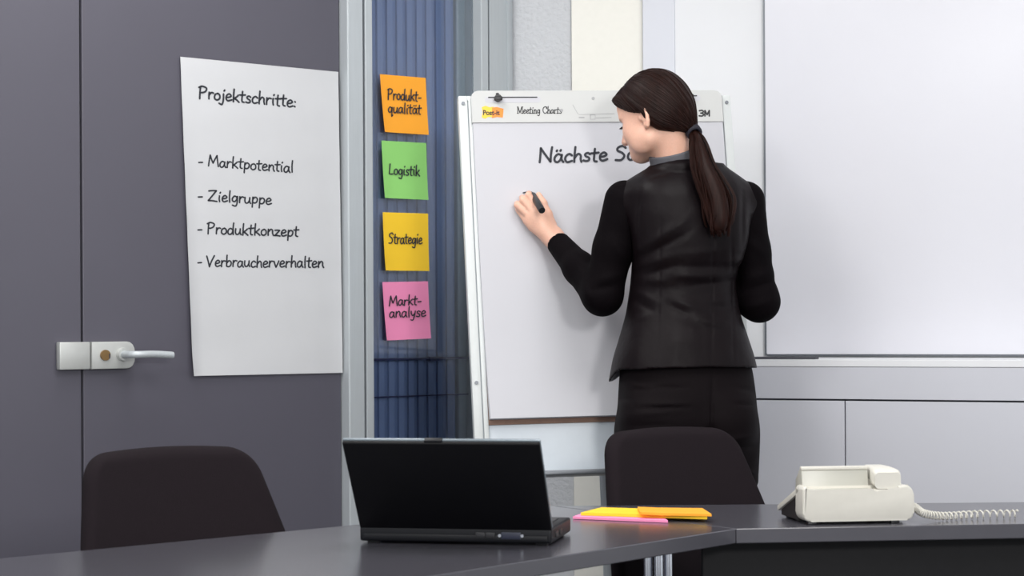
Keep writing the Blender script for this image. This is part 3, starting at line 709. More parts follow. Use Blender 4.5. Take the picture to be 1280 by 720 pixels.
# ------------------------------------------------------------------ chairs: padded shell back, seat, four legs
def chair(label, pos, yaw):
    """pos: point on the floor under the seat centre; the sitter faces the yaw direction"""
    t = thing('conference_chair', label, 'chair', pos, 'dark conference chairs behind the tables')
    f = Vector((math.sin(yaw), -math.cos(yaw), 0)); x = Vector((-f.y, f.x, 0))
    mt = frame_mat(Vector(pos), x, f, Vector((0, 0, 1)))
    # back: rounded trapezoid grid bent round the sitter
    bm = bmesh.new(); H0, H1 = .47, .875; NXc, NYc = 36, 40
    def half(h):      # half width at relative height h
        w_ = .258 - .085 * h ** 1.2
        r = .125
        if h > 1 - r: w_ -= .048 * (1 - math.sqrt(max(0, 1 - ((h - (1 - r)) / r) ** 2)))
        if h < .15: w_ -= .05 * (1 - math.sqrt(max(0, 1 - ((.15 - h) / .15) ** 2)))
        return w_
    fr_, bk = [], []
    for j in range(NYc + 1):
        h = .5 - .5 * math.cos(math.pi * j / NYc); hwid = half(h); rf, rb = [], []
        for i in range(NXc + 1):
            s = math.sin(math.pi * (i / NXc - .5)); xx = s * hwid; bend = .34 * xx * xx * 4 * .5
            y0 = -.20 - .125 * h + bend
            edge = max(abs(s), 0); ex = min(1, (1 - edge) * hwid / .02); ey = min(1, min(1 - h, h) * (H1 - H0) / .02)
            th = .022 * math.sqrt(max(0, 1 - (1 - ex) ** 2)) * math.sqrt(max(0, 1 - (1 - ey) ** 2)) + .0012
            z = H0 + (H1 - H0) * h + .005 * (1 - s * s) * h
            rf.append(bm.verts.new(mt @ Vector((xx, y0 + th, z)))); rb.append(bm.verts.new(mt @ Vector((xx, y0 - th, z))))
        fr_.append(rf); bk.append(rb)
    for j in range(NYc):
        for i in range(NXc):
            bm.faces.new((fr_[j][i], fr_[j][i+1], fr_[j+1][i+1], fr_[j+1][i])); bm.faces.new((bk[j][i], bk[j+1][i], bk[j+1][i+1], bk[j][i+1]))
        for i in (0, NXc): bm.faces.new((fr_[j][i], fr_[j+1][i], bk[j+1][i], bk[j][i]))
    for i in range(NXc):
        for j in (0, NYc): bm.faces.new((fr_[j][i], fr_[j][i+1], bk[j][i+1], bk[j][i]))
    obj('backrest', bm, M['fabric'], t, angle=80)
    bm = bmesh.new(); sh = rrect(.47, .45, .09, 6); rr = []
    for z, k in ((.405, .9), (.41, .97), (.43, 1.0), (.452, .98), (.462, .92), (.467, .7)):
        rr.append([bm.verts.new(mt @ Vector((a * k, b * k + .005, z))) for a, b in sh])
    for i in range(len(rr) - 1):
        for k in range(len(sh)): bm.faces.new((rr[i][k], rr[i][(k+1) % len(sh)], rr[i+1][(k+1) % len(sh)], rr[i+1][k]))
    bm.faces.new(rr[0]); bm.faces.new(rr[-1]); obj('seat', bm, M['fabric'], t, angle=60)
    for sx in (-1, 1):
        bm = bmesh.new(); pth = catmull([mt @ Vector((sx * .15, -.12, .4)), mt @ Vector((sx * .16, -.22, .43)), mt @ Vector((sx * .15, -.25, .6)), mt @ Vector((sx * .12, -.283, .72))], 6); add_tube(bm, pth, .008, 10); obj('back_bracket', bm, M['chrome'], t)
        for yy in (-.19, .18):
            bm = bmesh.new(); add_tube(bm, [mt @ Vector((sx * .19, yy, .41)), mt @ Vector((sx * .225, yy * 1.25, .008))], .011, 14); lg = obj('leg', bm, M['chrome'], t)
            bm = bmesh.new(); add_tube(bm, [mt @ Vector((sx * .225, yy * 1.25, .02)), mt @ Vector((sx * .2255, yy * 1.26, .0))], .014, 12); obj('foot_cap', bm, M['black_p'], lg)
    return t
def chair_at(label, px, py, d, yaw, off=(0, 0)):
    """(px, py, d): centre of the top edge of the back"""
    q = P(px, py, d); f = Vector((math.sin(yaw), -math.cos(yaw), 0))
    base_ = q - f * (-.325); return chair(label, (base_.x, base_.y, 0), yaw)

chair_at('dark fabric chair directly behind the standing woman in black, its back above the table', 829, 546, 4.33, math.radians(36))
chair_at('dark fabric chair in front of the dark grey door, its back above the table', 205, 572.5, 3.74, math.radians(40))

# ------------------------------------------------------------------ person: smooth-blended solids meshed on a grid
import openvdb
class Solid:
    def __init__(s, lo, hi, vox):
        s.lo = np.array(lo, np.float32); s.vox = vox
        s.n = np.ceil((np.array(hi) - s.lo) / vox).astype(int) + 1
        s.val = np.full(s.n, .05, np.float32)
    def win(s, lo, hi):
        a = np.clip(np.floor((np.array(lo) - s.lo) / s.vox).astype(int), 0, s.n - 1); b = np.clip(np.ceil((np.array(hi) - s.lo) / s.vox).astype(int) + 1, 1, s.n)
        return a, b
    def grid(s, a, b):
        ax = [s.lo[i] + s.vox * np.arange(a[i], b[i], dtype=np.float32) for i in range(3)]
        return ax[0][:, None, None], ax[1][None, :, None], ax[2][None, None, :]
    def add(s, fn, lo, hi, k=.01, pad=.03):
        a, b = s.win(np.array(lo) - pad, np.array(hi) + pad)
        if np.any(b <= a): return
        d = fn(*s.grid(a, b)).astype(np.float32)
        v = s.val[a[0]:b[0], a[1]:b[1], a[2]:b[2]]
        h = np.clip(.5 + .5 * (v - d) / k, 0, 1)
        v[...] = v * (1 - h) + d * h - k * h * (1 - h)
    def cut(s, fn, lo=None, hi=None, k=.002):
        a, b = s.win(lo if lo is not None else s.lo, hi if hi is not None else s.lo + s.n * s.vox)
        d = -fn(*s.grid(a, b)).astype(np.float32)
        v = s.val[a[0]:b[0], a[1]:b[1], a[2]:b[2]]
        h = np.clip(.5 + .5 * (d - v) / k, 0, 1)
        v[...] = v * (1 - h) + d * h + k * h * (1 - h)
    def cone(s, a, b, ra, rb, k=.01, flat=None):
        a = np.array(a, np.float32); b = np.array(b, np.float32); ab = b - a; L2 = float(ab @ ab) + 1e-12
        def fn(x, y, z):
            t = np.clip(((x - a[0]) * ab[0] + (y - a[1]) * ab[1] + (z - a[2]) * ab[2]) / L2, 0, 1)
            return np.sqrt((x - a[0] - t * ab[0]) ** 2 + (y - a[1] - t * ab[1]) ** 2 + (z - a[2] - t * ab[2]) ** 2) - (ra + (rb - ra) * t)
        r = max(ra, rb); s.add(fn, np.minimum(a, b) - r, np.maximum(a, b) + r, k)
    def chain(s, pts, rs, k=.01):
        for i in range(len(pts) - 1): s.cone(pts[i], pts[i+1], rs[i], rs[i+1], k)
    def ell(s, c, r, axes=None, k=.01, cut=False):
        c = np.array(c, np.float32); r = np.array(r, np.float32)
        X = np.array(axes if axes is not None else np.eye(3), np.float32)
        def fn(x, y, z):
            dx, dy, dz = x - c[0], y - c[1], z - c[2]
            q = [(dx * X[i][0] + dy * X[i][1] + dz * X[i][2]) for i in range(3)]
            k0 = np.sqrt((q[0]/r[0])**2 + (q[1]/r[1])**2 + (q[2]/r[2])**2) + 1e-6
            k1 = np.sqrt((q[0]/r[0]**2)**2 + (q[1]/r[1]**2)**2 + (q[2]/r[2]**2)**2) + 1e-6
            return k0 * (k0 - 1) / k1
        m = float(r.max())
        if cut: s.cut(fn, c - m - .01, c + m + .01, k)
        else: s.add(fn, c - m, c + m, k)
    def mesh(s, name, m, parent, angle=180):
        g = openvdb.FloatGrid(.05); g.copyFromArray(s.val); g.transform = openvdb.createLinearTransform(s.vox)
        pts, quads = g.convertToQuads(0.0)
        me = bpy.data.meshes.new(name); pts = np.asarray(pts) + s.lo
        me.from_pydata(pts.tolist(), [], np.asarray(quads).tolist()); me.update()
        bm = bmesh.new(); bm.from_mesh(me); bpy.data.meshes.remove(me)
        # keep only sizeable connected pieces
        seen = set(); bm.verts.ensure_lookup_table(); drop = []
        for v in bm.verts:
            if v in seen: continue
            st = [v]; seen.add(v); comp = []
            while st:
                q = st.pop(); comp.append(q)
                for e in q.link_edges:
                    o_ = e.other_vert(q)
                    if o_ not in seen: seen.add(o_); st.append(o_)
            if len(comp) < 150: drop += comp
        if drop: bmesh.ops.delete(bm, geom=drop, context='VERTS')
        return obj(name, bm, m, parent, True, angle)
def sm(x, a, b):
    t = np.clip((x - a) / (b - a), 0, 1); return t * t * (3 - 2 * t)
V = lambda *a: np.array(P(*a))
DB = 4.63                                   # distance of the body's axis
PXM = FOC / DB
def zy(y): return EYE + (HY - y) / PXM
per = thing('person', 'woman with brown ponytail in black jacket and trousers writing on the flipchart', 'person', (P(858, 402, DB).x, DB, 0))
YAW = math.radians(18); cy_, sy_ = math.cos(YAW), math.sin(YAW)      # body turned a little to the left
# profile of the trunk by height: picture row -> centre, half width, half depth
class Trunk:
    def __init__(s, rows, e=2.3, dy=None):
        z = np.array([zy(r[0]) for r in rows]); o = np.argsort(z); s.z = z[o]; s.e = e
        s.cx = np.array([P(r[1], 402, DB).x for r in rows])[o]; s.a = np.array([r[2] / PXM for r in rows])[o]
        s.b = np.array([r[3] for r in rows])[o]; s.cy = np.array([DB + (r[4] if len(r) > 4 else 0) for r in rows])[o]
    def sp(s, z, arr):
        # smooth interpolation by blending a finely resampled, low-passed profile
        zz = np.linspace(s.z[0], s.z[-1], 160); v = np.interp(zz, s.z, arr); kz = np.ones(11) / 11
        v = np.convolve(np.pad(v, 5, mode='edge'), kz, 'valid'); return np.interp(z, zz, v)
    def local(s, x, y, z):
        dx, dy = x - s.sp(z, s.cx), y - s.sp(z, s.cy)
        return dx * cy_ + dy * sy_, -dx * sy_ + dy * cy_
    def fn(s, grow=0.0):
        def f(x, y, z):
            lx, ly = s.local(x, y, z)
            a = s.sp(z, s.a) + grow; b = s.sp(z, s.b) + grow
            q = (np.abs(lx / a) ** s.e + np.abs(ly / b) ** s.e) ** (1 / s.e) + 1e-6; rho = np.sqrt(lx ** 2 + ly ** 2)
            d = rho * (1 - 1 / q)
            return np.maximum(d, np.maximum(s.z[0] - grow - z, z - s.z[-1] - grow))
        return f
JROWS = [(206, 862, 40, .06, .01), (222, 860, 66, .082, .005), (240, 859, 78, .098), (270, 859, 74, .112), (300, 860, 68, .114), (335, 856, 65.5, .106), (362, 853.5, 66, .100, .005), (395, 854, 72, .107, .005), (425, 854.5, 81.5, .120), (448, 854.5, 89, .130), (482, 855, 96, .139)]
JT = Trunk(JROWS)
TROWS = [(440, 856, 76, .105), (462, 857.5, 84, .115), (480, 858, 86, .122), (500, 858.5, 87.5, .128), (525, 858.5, 88.8, .128), (548, 858, 89, .122), (575, 858, 88, .112), (600, 858, 86, .1)]
TT_ = Trunk(TROWS, 2.2)
lo = (P(632, 402, DB).x - .02, DB - .26, 0); hi = (P(985, 402, DB).x + .02, DB + .36, 1.72)

# --- joints
zpad = lambda px, py: E_.hit(px, py, .002).y
sh_l, el_l, wr_l = V(786, 249, DB - .0), V(753, 368, DB + .02), V(689, 297, 4.735)
zb = zpad(665, 255)
wr_l = V(691, 296, zb - .055); el_l = V(753, 369, DB + .015)
sh_r, el_r, wr_r = V(931, 250, DB + .03), V(949, 377, DB + .045), V(882, 352, DB + .12)

# --- head frame: looks left and away, bent slightly down
TH, PI_ = math.radians(36), math.radians(14); HS = .85
Fh = np.array([-math.cos(TH), math.sin(TH), 0.]); Lh = np.array([-math.sin(TH), -math.cos(TH), 0.]); Uz = np.array([0, 0, 1.])
Fv = Fh * math.cos(PI_) - Uz * math.sin(PI_); Uv = Uz * math.cos(PI_) + Fh * math.sin(PI_)
HC = np.array(P(819, 147, DB))
def H(f, l, u): return HC + (Fv * f + Lh * l + Uv * u) * HS
HAX = [Fv, Lh, Uv]
# --- body: one continuous skin
S = Solid((lo[0], lo[1], 0), hi, .0032)
def he(c, r, k=.012, cut=False): S.ell(H(*c), [q * HS for q in r], HAX, k, cut)
he((-.012, 0, .032), (.098, .078, .085)); he((.022, 0, -.01), (.066, .064, .088), .03)
he((.047, 0, -.056), (.036, .042, .040), .03); he((.070, 0, -.085), (.016, .02, .013), .02)          # jaw, chin
for s in (-1, 1):
    he((.05, s * .044, -.03), (.026, .022, .026), .025); he((.02, s * .056, -.068), (.03, .014, .026), .025)   # cheek, jaw angle
    S.cone(H(-.002, s * .054, -.06), H(.069, s * .010, -.084), .017 * HS, .013 * HS, .025); he((.074, s * .03, .018), (.012, .026, .007), .012)                                                    # brow
    he((.083, s * .032, -.001), (.014, .016, .011), .008, True)                                             # eye socket
    he((.067, s * .032, -.001), (.0135, .0135, .0125), .004)                                                # eyeball under the lid
S.chain([H(.084, 0, .008), H(.098, 0, -.02), H(.108, 0, -.036)], [.0075 * HS, .009 * HS, .0115 * HS], .012)   # nose
for s in (-1, 1): he((.095, s * .011, -.041), (.011, .009, .008), .006)
he((.082, 0, -.060), (.014, .024, .006), .006); he((.079, 0, -.069), (.013, .021, .0065), .006)           # lips
he((.062, 0, .05), (.036, .055, .04), .02)
# ears
for s in (-1, 1):
    c0 = H(-.014, s * .0795, -.008); bv = -Fv * .96 + Lh * s * .28; nv = Lh * s * .96 + Fv * .28
    S.ell(c0 + bv * .002, [.0145 * HS, .0045 * HS, .028 * HS], [bv, nv, Uv], .004)
    rim = [c0 + bv * (.0165 * HS * math.sin(a)) + Uv * (.031 * HS * math.cos(a)) + nv * .0035 for a in np.radians((-55, -25, 0, 30, 60, 90, 120, 150))]
    S.chain(rim, [.0036, .004, .0044, .0046, .0044, .0042, .0044, .006], .003)
    S.ell(c0 - Uv * .026 * HS - bv * .001, [.008 * HS, .0055 * HS, .010 * HS], [bv, nv, Uv], .004); S.ell(c0 - bv * .013 + nv * .001, [.005 * HS, .005 * HS, .007 * HS], [bv, nv, Uv], .004)
# neck, trunk and legs under the clothes
nk = V(846, 213, DB + .0)
S.cone(H(-.03, 0, -.055), nk, .043, .046, .02); S.cone(nk, V(856, 240, DB), .046, .06, .02)
for q in (sh_l, sh_r): S.cone(V(858, 240, DB), q, .045, .034, .03)
S.cone(V(859, 260, DB), V(856, 350, DB), .085, .078, .04); S.cone(V(856, 350, DB), V(858, 500, DB), .08, .10, .05)
hip = [V(815, 520, DB), V(902, 520, DB + .02)]; knee = [V(815, 0, DB), V(900, 0, DB)]
LEGS = []
for i, (hx_, kx_, ax_, dy) in enumerate(((816, 817, 818, 0), (902, 901, 900, .03))):
    a = np.array([P(hx_, 402, DB).x, DB + dy, zy(535)]); k_ = np.array([P(kx_, 402, DB).x, DB + dy - .01, .47]); f_ = np.array([P(ax_, 402, DB).x, DB + dy + .02, .12])
    LEGS.append((a, k_, f_)); S.chain([a, k_ + [0, 0, .0], f_], [.072, .05, .036], .03); S.cone(f_, f_ + [-.03, .1, -.065], .036, .03, .02)
# arms
def arm(sh, el, wr):
    S.cone(sh, el, .036, .034, .02); S.cone(el, wr, .035, .0245, .02)
arm(sh_l, el_l, wr_l); arm(sh_r, el_r, wr_r)
# left hand at the pad: wrist, palm, four curled fingers, thumb
def hp(px, py, dz): return V(px, py, zb - dz)
mcp = [hp(658.5, 276.5, .036), hp(663, 271.5, .043), hp(668, 267, .046), hp(674, 264.5, .042)]
pip = [hp(648.8, 263.5, .024), hp(646.8, 256.8, .034), hp(653.8, 250.4, .037), hp(660.6, 244.2, .036)]
dip = [hp(647.5, 262, .012), hp(646.6, 254.5, .016), hp(653, 247.2, .017), hp(661.2, 242.2, .016)]
tip = [hp(650.5, 264, .0075), hp(650, 257.5, .0078), hp(656, 250, .009), hp(662.3, 243.5, .009)]
fr = [.0072, .0080, .0084, .0082]
cw = hp(689, 293, .052)
for i in range(4):
    root = wr_l + (mcp[i] - wr_l) * .25
    S.cone(root, mcp[i], .0135, .0098 if i else .0092, .012)
    S.chain([mcp[i], pip[i], dip[i], tip[i]], [fr[i] * 1.18, fr[i] * 1.05, fr[i] * .92, fr[i] * .8], .0022)
S.ell((mcp[1] + mcp[2] + wr_l) / 3 + [0, .004, 0], (.030, .013, .028), None, .012)
S.cone(wr_l, wr_l + (mcp[1] - wr_l) * .3, .0235, .022, .015)
th = [hp(689, 282, .040), hp(684, 268, .036), hp(679, 254, .033), hp(673.2, 243.6, .024)]
S.chain(th, [.0145, .0115, .0098, .0075], .005)
S.cone(th[1], (mcp[3] + mcp[2]) / 2, .0085, .0085, .012)      # web between thumb and palm
# right hand, relaxed in front of the body
d_ = (wr_r - el_r); d_ /= np.linalg.norm(d_); sd = np.cross(d_, [0, 0, 1.]); sd /= np.linalg.norm(sd); up_ = np.cross(sd, d_)
pc = wr_r + d_ * .05
S.ell(pc, (.05, .038, .014), [d_, up_, sd], .012)
for i, (o_, L0) in enumerate(((-.03, .055), (-.010, .068), (.010, .072), (.029, .064))):
    a = wr_r + d_ * .085 + up_ * o_; b = a + d_ * L0 * .5 + sd * -.008; c = b + d_ * L0 * .3 - sd * .02; e = c - sd * .018 + d_ * .002
    S.chain([a, b, c, e], [.0088, .008, .0074, .0066], .002)
S.chain([wr_r + d_ * .02 + up_ * .028, wr_r + d_ * .055 + up_ * .05, wr_r + d_ * .085 + up_ * .055], [.013, .0105, .008], .006)
body = S.mesh('body', M['skin'], per)
# eyes, brows, lips
for s in (-1, 1):
    bm = bmesh.new(); bmesh.ops.create_uvsphere(bm, u_segments=16, v_segments=10, radius=.0118 * HS, matrix=Matrix.Translation(H(.0725, s * .032, -.002))); obj('eye', bm, M['eye_w'], body)
    bm = bmesh.new(); add_tube(bm, catmull([H(.083, s * .014, .02), H(.087, s * .028, .0245), H(.076, s * .05, .021)], 5), .0022, 8); obj('eyebrow', bm, M['hair'], body)
    bm = bmesh.new()
    for k in range(9):
        q = -.012 + .024 * k / 8; p0 = H(.083 - 14 * q * q * (1 if s * q > 0 else 1), s * .032 + q, -.004); p1 = H(.093 - 14 * q * q, s * .032 + q * 1.35, -.008)
        add_tube(bm, [p0, p1], [.0009, .0004], 4)
    obj('eyelash', bm, M['hair'], body)
bm = bmesh.new(); bmesh.ops.create_uvsphere(bm, u_segments=16, v_segments=8, radius=1, matrix=frame_mat(Vector(H(.0840, 0, -.0645)), Vector(Fv), Vector(Lh), Vector(Uv)) @ Matrix.Diagonal((.0135 * HS, .021 * HS, .0125 * HS, 1))); obj('lips', bm, M['lip'], body)

# --- hair: cap drawn back to the tie, strands over it, ponytail
tie = V(865, 163.5, DB - .045)
S = Solid(HC - .17, HC + .17, .0028)
S.ell(H(-.006, 0, .035), [.102 * HS, .091 * HS, .097 * HS], HAX, .01); S.ell(H(-.045, 0, -.004), [.064 * HS, .082 * HS, .078 * HS], HAX, .03)
S.cone(H(-.066, 0, -.012), tie, .041, .015, .025)
S.cone(H(.06, .02, .062), H(.072, .04, .055), .034 * HS, .03 * HS, .02); S.cone(H(.06, -.02, .062), H(.072, -.04, .055), .034 * HS, .03 * HS, .02)
def hl(x, y, z):
    dx, dy, dz = x - HC[0], y - HC[1], z - HC[2]
    f = (dx * Fv[0] + dy * Fv[1] + dz * Fv[2]) / HS; u = (dx * Uv[0] + dy * Uv[1] + dz * Uv[2]) / HS; l = (dx * Lh[0] + dy * Lh[1] + dz * Lh[2]) / HS
    return f, l, u
def face_cut(x, y, z):
    f, l, u = hl(x, y, z)
    # lower edge of the hair by position front to back
    edge = np.interp(f, [-.2, -.10, -.06, -.035, -.02, -.008, .02, .045, .07, .085, .12], [-.09, -.072, -.062, -.052, -.035, .004, .014, .028, .047, .064, .082])
    return (u - edge) * HS * .85        # negative below the hairline
S.cut(face_cut, k=.008)
hair = S.mesh('hair', M['hair'], per)
# loose strands over the cap
bm = bmesh.new()
rnd = random.Random(3)
from mathutils.bvhtree import BVHTree
bvh = BVHTree.FromPolygons([v.co for v in hair.data.vertices], [list(p.vertices) for p in hair.data.polygons])
tl = Vector(tie)
starts = []
for k in range(260):
    a = rnd.uniform(0, 1)
    f0 = rnd.choice((.09, .075, .05, .02, -.01)) + rnd.uniform(-.02, .02); l0 = rnd.uniform(-.085, .085); u0_ = rnd.uniform(.03, .13)
    p, nrm, _, dist = bvh.find_nearest(Vector(H(f0, l0, u0_)))
    if p is None: continue
    pts = [p + nrm * .0006]; rr0 = rnd.uniform(.0006, .0013)
    tgt = tl + Vector((rnd.uniform(-.008, .008), rnd.uniform(-.008, .008), rnd.uniform(-.010, .010)))
    for st in range(26):
        q = pts[-1]; dv = (tgt - q)
        if dv.length < .02: break
        q = q + dv.normalized() * .0095; pp, nn, _, _ = bvh.find_nearest(q)
        pts.append(pp + nn * .0005)
    if len(pts) > 4: add_tube(bm, pts, [rr0 * .5] + [rr0] * (len(pts) - 2) + [rr0 * .5], 5)
obj('hair_strands', bm, M['hair'], hair)
# ponytail
pc_ = [(867, 165, DB - .05, .012), (871, 172, DB - .068, .017), (875, 187, DB - .088, .0265), (880, 207, DB - .103, .034), (889, 229, DB - .117, .0385), (897, 250, DB - .126, .041), (900, 270, DB - .131, .040), (899, 284, DB - .131, .033), (899, 296, DB - .129, .017)]
ctr = catmull([P(*q[:3]) for q in pc_], 5); rad = [v.x for v in catmull([Vector((q[3], 0, 0)) for q in pc_], 5)]
bm = bmesh.new(); n = len(ctr)
clumps = []
for k in range(30):
    clumps.append((rnd.uniform(0, 6.28), math.sqrt(rnd.random()) * .95, rnd.uniform(0, 6.28), rnd.uniform(.004, .010), rnd.uniform(8, 13), n - int(abs(rnd.gauss(0, 5))), rnd.uniform(.003, .0055)))
for k in range(660):
    an, rr, ph_, wv, fq, end, cr = clumps[k % 30]; end = max(n // 2, end - rnd.randint(0, 3))
    a2, r2 = rnd.uniform(0, 6.28), math.sqrt(rnd.random()); j1 = rnd.uniform(-.35, .35)
    pts = []
    for i in range(0, end):
        t = i / (n - 1); tip_ = max(0., (i / end - .6) / .4)
        cl = cr * (1 - .65 * tip_) * min(1, .45 + 1.2 * t)
        x_ = rad[i] * rr * math.cos(an) + wv * t ** .8 * math.sin(ph_ + j1 + t * fq) + cl * r2 * math.cos(a2)
        y_ = min(rad[i], .026) * rr * math.sin(an) * .75 + wv * .7 * t * math.cos(ph_ + j1 + t * fq) + cl * r2 * math.sin(a2)
        pts.append(ctr[i] + Vector((x_, y_, 0)))
    r0 = rnd.uniform(.0009, .0017)
    if len(pts) > 3: add_tube(bm, pts, [r0] * (len(pts) - 3) + [r0 * .8, r0 * .55, r0 * .25], 5)
core = [v for v in ctr]; add_tube(bm, core, [r * .55 for r in rad[:-4]] + [rad[-4] * .4, rad[-3] * .3, rad[-2] * .2, .002], 14)
obj('ponytail', bm, M['hair'], hair)
bm = bmesh.new()
t0 = (ctr[3] - ctr[0]).normalized()
for k in range(3):
    a = t0.cross(Vector((0, 1, 0))).normalized(); b = t0.cross(a); c = ctr[0] + t0 * (k * .0055 - .005)
    ring = [c + (a * math.cos(q * math.pi / 12) + b * math.sin(q * math.pi / 12)) * .0145 for q in range(25)]; add_tube(bm, ring, .0042, 8)
obj('hair_tie', bm, M['elastic'], hair)

# --- trousers
S = Solid((P(750, 402, DB).x, DB - .22, .03), (P(970, 402, DB).x, DB + .24, zy(436)), .004)
S.add(TT_.fn(), (S.lo[0], S.lo[1], zy(600)), (9, 9, zy(440)), .01, .02)
for i, (a, k_, f_) in enumerate(LEGS):
    S.chain([a + [0, 0, -.02], k_, f_ + [0, .01, -.045]], [.0845, .076, .083], .03)
# seat: two rounded halves with a seam between
for cxp, sgn_ in ((818, -1), (903, 1)): S.ell(V(cxp, 527, DB - .058 + (.012 if sgn_ > 0 else -.012)), (.074, .075, .085), None, .03)
def img(x, y, z): # picture coordinates of a grid point
    dx = x / y; dz = (z - EYE) / y; a = dx * CR - dz * SR; b = dx * SR + dz * CR
    return HX + a * FOC, HY - b * FOC
def folds(S, segs, back):
    """soft ridges (+) and creases (-) along lines given on the back of the garment"""
    a, b = S.win(S.lo, S.lo + S.n * S.vox); X, Y, Z = S.grid(a, b)
    px, py = img(X, Y, Z); acc = np.zeros(S.val.shape, np.float32)
    wgt = sm(-(Y - back), 0, .05).astype(np.float32)
    for (x0, y0, x1, y1, wd, amp) in segs:
        dx, dy = x1 - x0, y1 - y0; L2 = dx * dx + dy * dy
        t = np.clip(((px - x0) * dx + (py - y0) * dy) / L2, 0, 1); dd2 = (px - x0 - t * dx) ** 2 + (py - y0 - t * dy) ** 2
        acc += (amp * np.exp(-dd2 / (2 * wd * wd)) * (.25 + .75 * np.sin(np.pi * np.clip(t, .03, .97)))).astype(np.float32)
    S.val -= acc * wgt
folds(S, [(890.5, 462, 889, 575, 1.6, -.005), (889, 540, 889, 590, 5, -.012), (795, 486, 862, 484, 1.8, -.0035), (796, 504, 860, 505, 2.2, .003), (798, 511, 862, 509, 1.6, -.004), (914, 505, 942, 506, 1.6, -.004),
    (784, 520, 850, 512, 3, .003), (780, 533, 840, 531, 3, -.003), (776, 478, 830, 488, 2.5, .003), (915, 484, 944, 489, 2, -.003), (790, 560, 880, 556, 6, -.004), (905, 552, 945, 545, 3, .004), (905, 560, 945, 558, 2.5, -.004), (772, 497, 790, 500, 2, -.003), (930, 590, 948, 592, 2, .005)], DB)
trousers = S.mesh('trousers', M['trous'], per)
bm = bmesh.new(); 
for x0, y0, x1, y1 in ((800, 509, 861, 508.5), (914, 505, 941, 506)):
    pts = [P(x0 + (x1 - x0) * i / 8, y0 + (y1 - y0) * i / 8, DB) for i in range(9)]
bm.free()
# --- shoes
for a, k_, f_ in LEGS:
    S = Solid((f_[0] - .12, f_[1] - .1, -.002), (f_[0] + .1, f_[1] + .25, .14), .003)
    S.chain([f_ + [0, -.015, -.05], f_ + [-.02, .06, -.075], f_ + [-.045, .15, -.098]], [.036, .034, .022], .02); S.cone(f_ + [0, -.02, -.09], f_ + [0, -.022, -.116], .016, .012, .006)
    S.cut(lambda x, y, z: z + 0 * x + 0 * y - .001)
    S.cut(lambda x, y, z: (f_[2] - .025 - z) + 0 * x + 0 * y)
    S.mesh('shoe', M['shoe'], per)

# --- jacket body
S = Solid((P(735, 402, DB).x, DB - .24, zy(492)), (P(975, 402, DB).x, DB + .24, zy(176)), .0034)
S.add(JT.fn(), (S.lo[0], S.lo[1], zy(484)), (9, 9, zy(206)), .02, .02)
# shoulders and collar stand
S.cone(V(838, 231, DB + .0), sh_l + [.004, 0, -.008], .047, .048, .03); S.cone(V(872, 229, DB + .02), sh_r + [-.004, 0, -.008], .050, .048, .03)
S.cone(V(840, 224, DB + .0), V(862, 221, DB - .005), .050, .050, .02)
S.ell(V(835, 285, DB - .045), (.075, .055, .09), None, .04); S.ell(V(900, 285, DB - .02), (.06, .055, .09), None, .04)     # shoulder blades
# opening at the neck
S.cone  # (kept simple: the collar stands in it)
def neck_hole(x, y, z):
    c0 = np.array(nk); ax_ = np.array(H(-.03, 0, -.055)) - c0; ax_ /= np.linalg.norm(ax_)
    dx, dy, dz = x - c0[0], y - c0[1], z - c0[2]; t = dx * ax_[0] + dy * ax_[1] + dz * ax_[2]
    r = np.sqrt(np.maximum(dx * dx + dy * dy + dz * dz - t * t, 0)); return np.maximum(r - .0545, -(t - .002))
S.cut(neck_hole, k=.004)
back = DB + .02
JS = .75
J = [(812, 223, 838, 215, 1.5, -.004), (838, 215, 885, 211, 1.5, -.004),  # folds of the back, (x0,y0,x1,y1,width,height)
 (893, 225, 889, 460, 1.3, -.0028), (826, 262, 822, 455, 1.3, -.0025), (914, 260, 917, 455, 1.3, -.0025), (800, 236, 795, 300, 2, -.004), (928, 240, 928, 310, 2, -.004),
 (800, 312, 853, 276, 4, .0050), (803, 322, 862, 290, 3, -.0048), (798, 333, 845, 318, 4, .0050), (808, 344, 850, 330, 3, -.0045), (797, 350, 842, 352, 4, .0045),
 (826, 302, 872, 262, 5, .003), (850, 320, 905, 312, 5, .0035), (845, 333, 925, 334, 3.5, -.0042), (835, 345, 900, 346, 4, .005), (860, 357, 925, 350, 3, -.0045),
 (838, 372, 880, 388, 4, .0055), (834, 381, 874, 402, 3.5, -.005), (862, 395, 915, 408, 4, .0055), (850, 404, 908, 418, 4, -.004), (880, 376, 922, 372, 4, .004), (895, 386, 925, 384, 3, -.0035),
 (795, 365, 825, 378, 3.5, .004), (792, 375, 820, 390, 3, -.004), (790, 400, 812, 394, 3, .003), (912, 330, 930, 322, 3, .004), (815, 240, 850, 250, 7, .002), (832, 428, 880, 434, 7, .003), (800, 420, 795, 460, 6, .003), (845, 420, 842, 460, 6, .003), (905, 430, 912, 460, 6, .003)]
folds(S, [j[:5] + (j[5] * JS,) for j in J], back)
# collar of the jacket: raised band round the neck
S.ell(V(848, 212, DB - .012), (.062, .066, .030), None, .01)
S.cut(neck_hole, k=.004)
